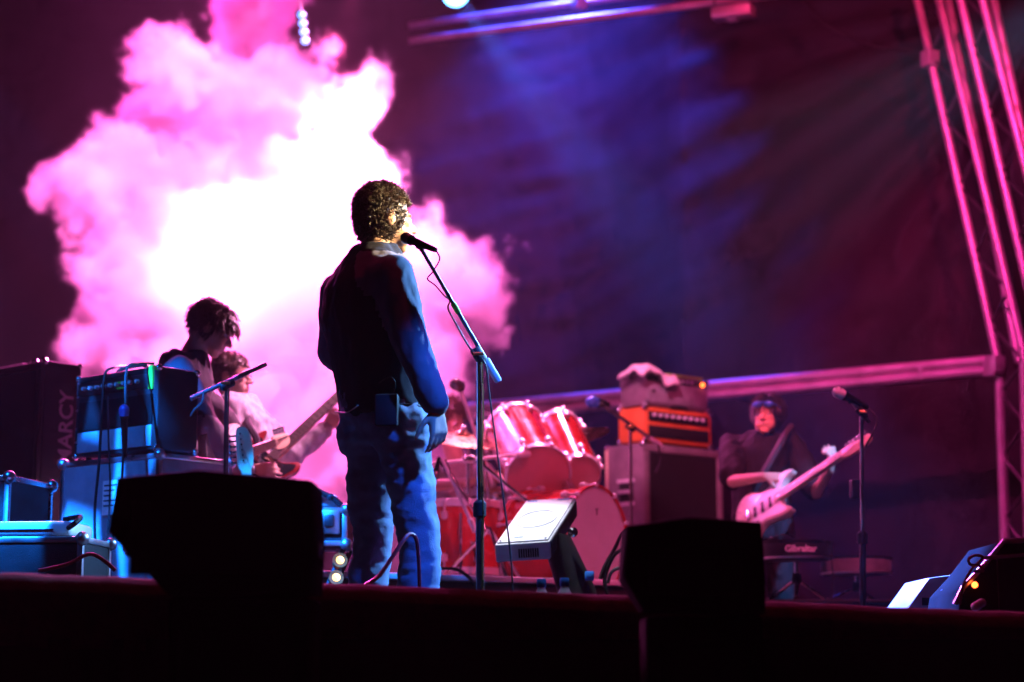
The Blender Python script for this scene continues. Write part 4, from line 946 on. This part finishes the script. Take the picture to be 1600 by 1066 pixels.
# warm floor lamps
for (px, py, lab) in ((531, 876, 'upper of two warm glowing floor lamps beside the singer\'s leg'), (525, 903, 'lower of two warm glowing floor lamps beside the singer\'s leg')):
    t = thing('floor_lamp', lab, 'lamp', P(px, py, 7.4), 'warm floor lamps'); c = P(px, py, 7.4); ax = V((.25, -1, .2))
    MB().lathe([(.012, -.06), (.022, -.05), (.026, 0), (.029, .003), (.029, .008), (.024, .008)], 20, c, ax).build('housing', M['gold'], t)
    MB().lathe([(.024, .004), (.012, .010), (.001, .011)], 20, c, ax).build('lens', M['lenswarm'], t)
    MB().tube([c - ax.normalized() * .03, V((c.x, c.y + .05, c.z - .12)), V((c.x, c.y + .05, .0))], .008, 6).build('stem', M['steel'], t)
wire('stage_cable', "reddish cable arching in front of the singer's right shin", [P(570, 915, 6.3), P(592, 900, 6.32), P(612, 872, 6.34), P(630, 845, 6.36), P(640, 835, 6.38), P(650, 842, 6.4), P(654, 875, 6.42), P(656, 930, 6.44)], 'redcable', .007)
wire('riser_cable', 'dark cable arching across the riser front', [P(664, 900, 8.7), P(680, 890, 8.75), P(710, 889, 8.9), P(730, 900, 8.9), P(742, 915, 8.9)], 'cable', .008)

# ------------------------------------------------------------------ low monitor with its pale face, bottles
A, B, C_, D_ = P(815, 783, 8.75), P(895, 778, 8.75), P(852, 845, 8.25), P(773, 850, 8.25)
nx = (B - A).normalized(); dn = (C_ - B).normalized(); nn = nx.cross(dn).normalized()
if nn.y > 0: nn = -nn
L1 = (B - A).length; L2 = (C_ - B).length
pmx = Matrix(((nx.x, -dn.x, nn.x, D_.x), (nx.y, -dn.y, nn.y, D_.y), (nx.z, -dn.z, nn.z, D_.z), (0, 0, 0, 1)))
t = thing('floor_monitor', 'small monitor speaker with white lit face tilted up on a black angled column', 'speaker', floorpt(880, 8.5))
MB(pmx).box(0, L1, 0, L2, -.085, -.004, .006).build('cabinet', M['palepanel'], t)
MB(pmx).box(.008, L1 - .008, .008, L2 - .008, -.003, .004, .002).build('face_plate', M['white'], t)
MB(pmx).tube([(L1 / 2 + .085 * math.cos(R(a)), L2 / 2 + .11 * math.sin(R(a)), .006) for a in range(0, 361, 15)], .004, 6, smooth=False).build('speaker_ring', M['palepanel'], t)
for x in (.02, L1 - .02):
    for y in (.02, L2 - .02): MB(pmx).cyl((x, y, .003), (x, y, .008), .006, .005, 8).build('screw', M['steel'], t)
for (x0_, x1_, y0_) in ((.02, .06, L2 - .03), (L1 - .08, L1 - .03, L2 - .03), (.07, .11, .05), (.02, .035, L2 * .5)): MB(pmx).box(x0_, x1_, y0_, y0_ + .008, .0042, .006).build('slot', M['blueshade'], t)
for k in range(9): MB(pmx).box(.10 + .010 * k, .106 + .010 * k, -.0035, .001, -.07, -.03).build('vent_slot', M['rubber'], t)
MB(pmx).box(L1 - .001, L1 + .004, .02, L2 - .02, -.08, -.01, .001).build('side_plate', M['black'], t)
q0, q1 = P(868, 835, 8.5), P(900, 920, 8.5); q2 = q1 + (q1 - q0) * 1.0
ql = V((0, .11, 0)); qr = V((.075, 0, 0))
MB().loft([(q0, qr * .9 + V((0, 0, -.01)), ql), (q1, qr * 1.15, ql), (V((q2.x, q2.y, .0)), qr * 1.3, ql * 1.2)], 24).build('column', M['black'], t)
MB().lathe([(.02, 0), (.022, .02), (.012, .03)], 12, P(893, 832, 8.4), (.4, -1, 0)).build('pivot_knob', M['chrome'], t)
MB().box(-.02, .02, -.02, .02, -.02, .02, .005).build('plug', M['bluecap'], t).location += P(921, 900, 8.4) ; ORG
wire('monitor_cable', 'thick dark cables looping beside the bass drum', [P(938, 905, 8.6), P(945, 885, 8.6), P(960, 858, 8.62), P(972, 835, 8.62), P(985, 828, 8.62), P(990, 850, 8.62), P(975, 858, 8.6), P(958, 870, 8.6), P(945, 905, 8.6), P(950, 930, 8.6)], 'cable', .009)
wire('monitor_cable', 'lower loop of dark cable by the bass drum foot', [P(950, 912, 8.55), P(955, 895, 8.55), P(970, 888, 8.55), P(985, 900, 8.55), P(990, 925, 8.55)], 'cable', .008)
def bottle(label, px, py, d, k=1.0):
    p = P(px, py, d); t = thing('water_bottle', label, 'bottle', p - V((0, 0, .215 * k)), 'water bottles on the stage')
    b = p - V((0, 0, .215 * k))
    MB().lathe([(.020 * k, .205 * k), (.014 * k, .195 * k), (.013 * k, .185 * k), (.030 * k, .150 * k), (.032 * k, .13 * k), (.030 * k, .10 * k), (.032 * k, .07 * k), (.032 * k, .01 * k), (.026 * k, 0)][1:], 24, b).build('bottle_body', M['bottle'], t)
    MB().lathe([(.0145 * k, .188 * k), (.0155 * k, .19 * k), (.0155 * k, .210 * k), (.0135 * k, .215 * k)], 20, b).build('cap', M['bluecap'], t)
    MB().lathe([(.0325 * k, .075 * k), (.0325 * k, .125 * k)], 24, b).build('paper_label', M['paper'], t)
    return b
q = bottle('water bottle with blue cap, left of the pair below the low monitor', 846, 905, 6.3)
q_ = bottle('water bottle with blue cap, right of the pair below the low monitor', 882, 903, 6.3)
o = MB().box(q.x - .1, q_.x + .12, 6.2, 6.5, 0, q.z - .002, .01).build('low_crate', M['blackmatte']); o['label'] = 'low black crate under the pair of water bottles'; o['category'] = 'crate'

# ------------------------------------------------------------------ right side: thrones, wedges
gz = P(1245, 937, 10.1).z - .012
t = thing('side_riser', 'low black riser under the two drum thrones', 'riser', floorpt(1300, 10.2))
MB().box(1.15, 2.35, 9.75, 10.9, .0, gz - .02).build('carcass', M['floorply'], t); MB().box(1.13, 2.37, 9.73, 10.92, gz - .018, gz, .004).build('deck', M['floorply'], t)
def throne(label, px, ptop, pbot, d, r, txt=None, m_='black', sq=False):
    c = P(px, ptop, d); zb = P(px, pbot, d).z; t = thing('drum_throne', label, 'stool', V((c.x, c.y, gz)), 'drum thrones'); h = c.z - zb
    MB().lathe([(r * .9, -h), (r, -h + .012), (r * 1.01, -h * .5), (r, -.02), (r * .96, -.004), (r * .8, 0), (.001, .002)], 40, c).build('seat', M[m_], t)
    MB().tube([c + V((r * 1.005 * math.cos(R(a)), r * 1.005 * math.sin(R(a)), -.008)) for a in range(0, 361, 12)], .006, 6, smooth=False).build('piping', M['rubber'], t)
    MB().tube([c + V((r * 1.0 * math.cos(R(a)), r * 1.0 * math.sin(R(a)), -h + .008)) for a in range(0, 361, 12)], .006, 6, smooth=False).build('lower_trim', M['alu'], t)
    MB().tube([V((c.x, c.y, zb)), V((c.x, c.y, gz + .06))], .013, 10, smooth=False).build('post', M['chrome'], t)
    MB().lathe([(.022, -.02), (.026, 0), (.022, .03)], 12, V((c.x, c.y, gz + (zb - gz) * .55))).build('clamp', M['rubber'], t)
    for k in range(3):
        a = R(-100 + 120 * k + (20 if sq else 0)); e = V((c.x + .17 * math.cos(a), c.y + .17 * math.sin(a), gz + .012)); s_ = V((c.x, c.y, gz + (zb - gz) * .55))
        l = MB().tube([s_, e], .009, 8, smooth=False).build('leg', M['chrome'], t); MB().ball(e, .014, seg=10).build('rubber_foot', M['rubber'], l)
    if txt: text('lettering', txt, .046, axes(V((c.x, c.y - r * 1.018, (c.z + zb) / 2)), (1, 0, 0), (0, -1, 0)), M['label'], t, bend=r * 1.018, bold=.0018)
throne('black drum throne with white lettering on its side', 1243, 846, 876, 10.1, .19, 'Gibraltar')
throne('plain drum throne half behind the right vocal stand', 1337, 870, 899, 10.3, .185, None, 'purplecab', True)
wire('throne_cable', 'thin cable lying over the lettered throne', [P(1200, 842, 10.0), P(1215, 838, 9.95), P(1232, 835, 9.95), P(1250, 842, 9.93), P(1275, 843, 9.92), P(1292, 850, 9.9), P(1300, 880, 9.9), P(1302, 920, 9.9), P(1298, 945, 9.9)], 'cable', .005)
# pale wedge
def prism_thing(name, label, cat, poly, d, depth, m_, part='cabinet'):
    pts = [P(x, y, d) for x, y in poly]; t = thing(name, label, cat, V((pts[0].x, d, 0)))
    MB().prism([(p.x, p.z) for p in pts], d, d + depth, .006, 'y').build(part, M[m_], t); return t
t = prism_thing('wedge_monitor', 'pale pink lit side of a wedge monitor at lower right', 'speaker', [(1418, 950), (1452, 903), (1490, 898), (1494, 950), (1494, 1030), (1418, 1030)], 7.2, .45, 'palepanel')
MB().box(*sorted((P(1441, 940, 7.19).x, P(1468, 940, 7.19).x)), 7.188, 7.198, P(1450, 946, 7.19).z, P(1450, 934, 7.19).z, .002).build('connector_panel', M['rubber'], t)
q = bottle('lone small water bottle in front of the pale wedge monitor', 1476, 921, 6.9, .9)
o = MB().box(q.x - .06, q.x + .06, 6.82, 6.98, 0, q.z - .002, .008).build('low_crate', M['blackmatte']); o['label'] = 'low black crate under the lone bottle at right'; o['category'] = 'crate'
t = prism_thing('wedge_monitor', 'black wedge monitor with pink lit top rim at the far right', 'speaker', [(1492, 990), (1502, 925), (1532, 893), (1568, 846), (1760, 838), (1775, 990)], 6.5, .5, 'voidblack')
MB().tube([P(1492, 945, 6.49), P(1505, 918, 6.49), P(1533, 888, 6.49), P(1568, 846, 6.49), P(1680, 841, 6.49)], .009, 8, smooth=False).build('edge_tube', M['alu'], t)
MB().box(P(1560, 900, 6.47).x, P(1740, 900, 6.47).x, 6.475, 6.492, P(1600, 960, 6.5).z, P(1600, 872, 6.5).z, .004).build('grille', M['grille'], t)
MB().tube([P(1535, 872, 6.47), P(1740, 858, 6.47)], .006, 8, smooth=False).build('grille_rim', M['alu'], t)
MB().ball(P(1523, 914, 6.48), .011, seg=10).build('indicator', M['ledred'], t)
wire('monitor_lead', 'coiled cable at the corner of the far right monitor', [P(1500, 945, 6.45), P(1505, 915, 6.44), P(1518, 890, 6.44), P(1535, 872, 6.44), P(1525, 868, 6.43), P(1514, 873, 6.43), P(1516, 882, 6.43), P(1530, 884, 6.43), P(1536, 892, 6.43), P(1522, 893, 6.43)], 'redcable', .005)
o = MB().cap(P(1524, 948, 6.2), P(1534, 942, 6.2), .014).build('plug_end', M['palepanel']); o['label'] = 'small pale connector lying on the stage edge at right'; o['category'] = 'plug'

# ------------------------------------------------------------------ smoke plume (one volume) and thin air haze
BLOBS = [(410, -70, 110, 100), (385, 30, 110, 105), (300, 110, 90, 90), (275, 190, 110, 90), (200, 235, 90, 80), (165, 250, 70, 55), (228, 175, 80, 70), (275, 85, 75, 75), (335, 140, 110, 105), (470, 160, 130, 120), (548, 170, 80, 95), (235, 255, 120, 105), (150, 300, 85, 70), (88, 292, 50, 42),
         (370, 330, 230, 200), (555, 280, 100, 110), (300, 440, 230, 190), (180, 420, 90, 150), (450, 460, 230, 210), (610, 410, 130, 130), (690, 425, 110, 105), (745, 460, 80, 75),
         (215, 560, 130, 150), (600, 590, 170, 150), (700, 560, 90, 90), (360, 660, 260, 210), (560, 720, 190, 150), (660, 680, 90, 100), (250, 700, 130, 130), (770, 528, 32, 26)]
SD = 12.3
vol = bpy.data.volumes.new('stage_smoke'); so = bpy.data.objects.new('stage_smoke', vol); COL.objects.link(so)
so['kind'] = 'stuff'; so['label'] = 'billowing cloud of pink and white lit stage smoke'; so['category'] = 'smoke'
ng = bpy.data.node_groups.new('smoke_density', 'GeometryNodeTree')
ng.interface.new_socket('Geometry', in_out='INPUT', socket_type='NodeSocketGeometry'); ng.interface.new_socket('Geometry', in_out='OUTPUT', socket_type='NodeSocketGeometry')
N = ng.nodes.new; LK = ng.links.new
gi = N('NodeGroupInput'); go = N('NodeGroupOutput'); pos = N('GeometryNodeInputPosition')
def vm(op, a, b=None):
    n = N('ShaderNodeVectorMath'); n.operation = op
    for i, x in enumerate((a, b)):
        if x is None: continue
        if isinstance(x, (tuple, Vector)): n.inputs[i].default_value = x
        else: LK(x, n.inputs[i])
    return n.outputs['Value'] if op in ('LENGTH', 'DOT_PRODUCT') else n.outputs[0]
def mt(op, a, b=None, c=None, clamp=False):
    n = N('ShaderNodeMath'); n.operation = op; n.use_clamp = clamp
    for i, x in enumerate((a, b, c)):
        if x is None: continue
        if isinstance(x, (int, float)): n.inputs[i].default_value = x
        else: LK(x, n.inputs[i])
    return n.outputs[0]
def nz(vec, scale, detail, rough=.6):
    n = N('ShaderNodeTexNoise'); n.inputs['Scale'].default_value = scale; n.inputs['Detail'].default_value = detail; n.inputs['Roughness'].default_value = rough
    LK(vec, n.inputs['Vector']); return n
warp = nz(pos.outputs[0], 2.2, 4)
wv = vm('MULTIPLY', vm('SUBTRACT', warp.outputs['Color'], (.5, .5, .5)), (1.1, .7, 1.1))
pp = vm('ADD', pos.outputs[0], wv)
tot = None; los = V((99, 99, 99)); his = -los
for i, (x, y, rx, rz) in enumerate(BLOBS):
    d = SD + .35 * math.sin(i * 2.4); c = P(x, y, d); s = d / FPX; r = V((rx * s, .80 * (rx + rz) / 2 * s + .12, rz * s))
    los = V(map(min, los, c - r)); his = V(map(max, his, c + r))
    q = vm('MULTIPLY', vm('SUBTRACT', pp, tuple(c)), (1 / r.x, 1 / r.y, 1 / r.z))
    k = mt('MAXIMUM', mt('SUBTRACT', 1.0, vm('DOT_PRODUCT', q, q)), 0.0); k = mt('MULTIPLY', k, k)
    tot = k if tot is None else mt('ADD', tot, k)
tot = mt('MINIMUM', tot, 1.1)
n1 = nz(pos.outputs[0], 3.2, 9, .66); n2 = nz(pos.outputs[0], 7.0, 4, .6)
g = mt('ADD', mt('SUBTRACT', tot, .30), mt('MULTIPLY', mt('SUBTRACT', n1.outputs[0], .5), 1.9))
core = mt('MULTIPLY', g, 3.2, clamp=True)
wisp = mt('MULTIPLY', mt('ADD', g, .25), .06, clamp=True)
core = mt('MULTIPLY', core, mt('MULTIPLY', mt('SUBTRACT', tot, .06), 7.0, clamp=True))
den = mt('ADD', mt('MULTIPLY', core, mt('ADD', .55, mt('MULTIPLY', n2.outputs[0], .9))), wisp)
mask = mt('MULTIPLY', tot, 8.0, clamp=True); den = mt('MULTIPLY', den, mask)
los -= V((.3, .2, .3)); his += V((.3, .2, .3)); los.z = max(los.z, .02)
vc = N('GeometryNodeVolumeCube'); LK(den, vc.inputs['Density']); vc.inputs['Min'].default_value = los; vc.inputs['Max'].default_value = his
sz = his - los; vx = .020
for a, k in zip('XYZ', sz): vc.inputs['Resolution ' + a].default_value = int(k / vx)
sm_ = bpy.data.materials.new('stage_smoke'); sm_.use_nodes = True; nt = sm_.node_tree
for n in list(nt.nodes):
    if n.type == 'BSDF_PRINCIPLED': nt.nodes.remove(n)
pv = nt.nodes.new('ShaderNodeVolumePrincipled'); pv.inputs['Color'].default_value = (.96, .94, .96, 1); pv.inputs['Density'].default_value = 5.0; pv.inputs['Anisotropy'].default_value = .25
nt.links.new(pv.outputs[0], nt.nodes['Material Output'].inputs['Volume'])
smn = N('GeometryNodeSetMaterial'); smn.inputs['Material'].default_value = sm_
LK(vc.outputs[0], smn.inputs[0]); LK(smn.outputs[0], go.inputs[0])
md = so.modifiers.new('smoke', 'NODES'); md.node_group = ng
vol.materials.append(sm_); vol.render.space = 'WORLD'; vol.render.step_size = .09

hz = MB().box(-62, 62, -62, 62, -2.62, 8.6).build('haze', bpy.data.materials.new('thin_stage_haze'), kind='stuff')
hz['label'] = 'thin even theatrical haze filling the air'; hz['category'] = 'haze'
hm = hz.data.materials[0]; hm.use_nodes = True; nt = hm.node_tree
for n in list(nt.nodes):
    if n.type == 'BSDF_PRINCIPLED': nt.nodes.remove(n)
pv = nt.nodes.new('ShaderNodeVolumePrincipled'); pv.inputs['Color'].default_value = (.9, .9, .92, 1); pv.inputs['Density'].default_value = .0015; pv.inputs['Anisotropy'].default_value = .2
nt.links.new(pv.outputs[0], nt.nodes['Material Output'].inputs['Volume'])
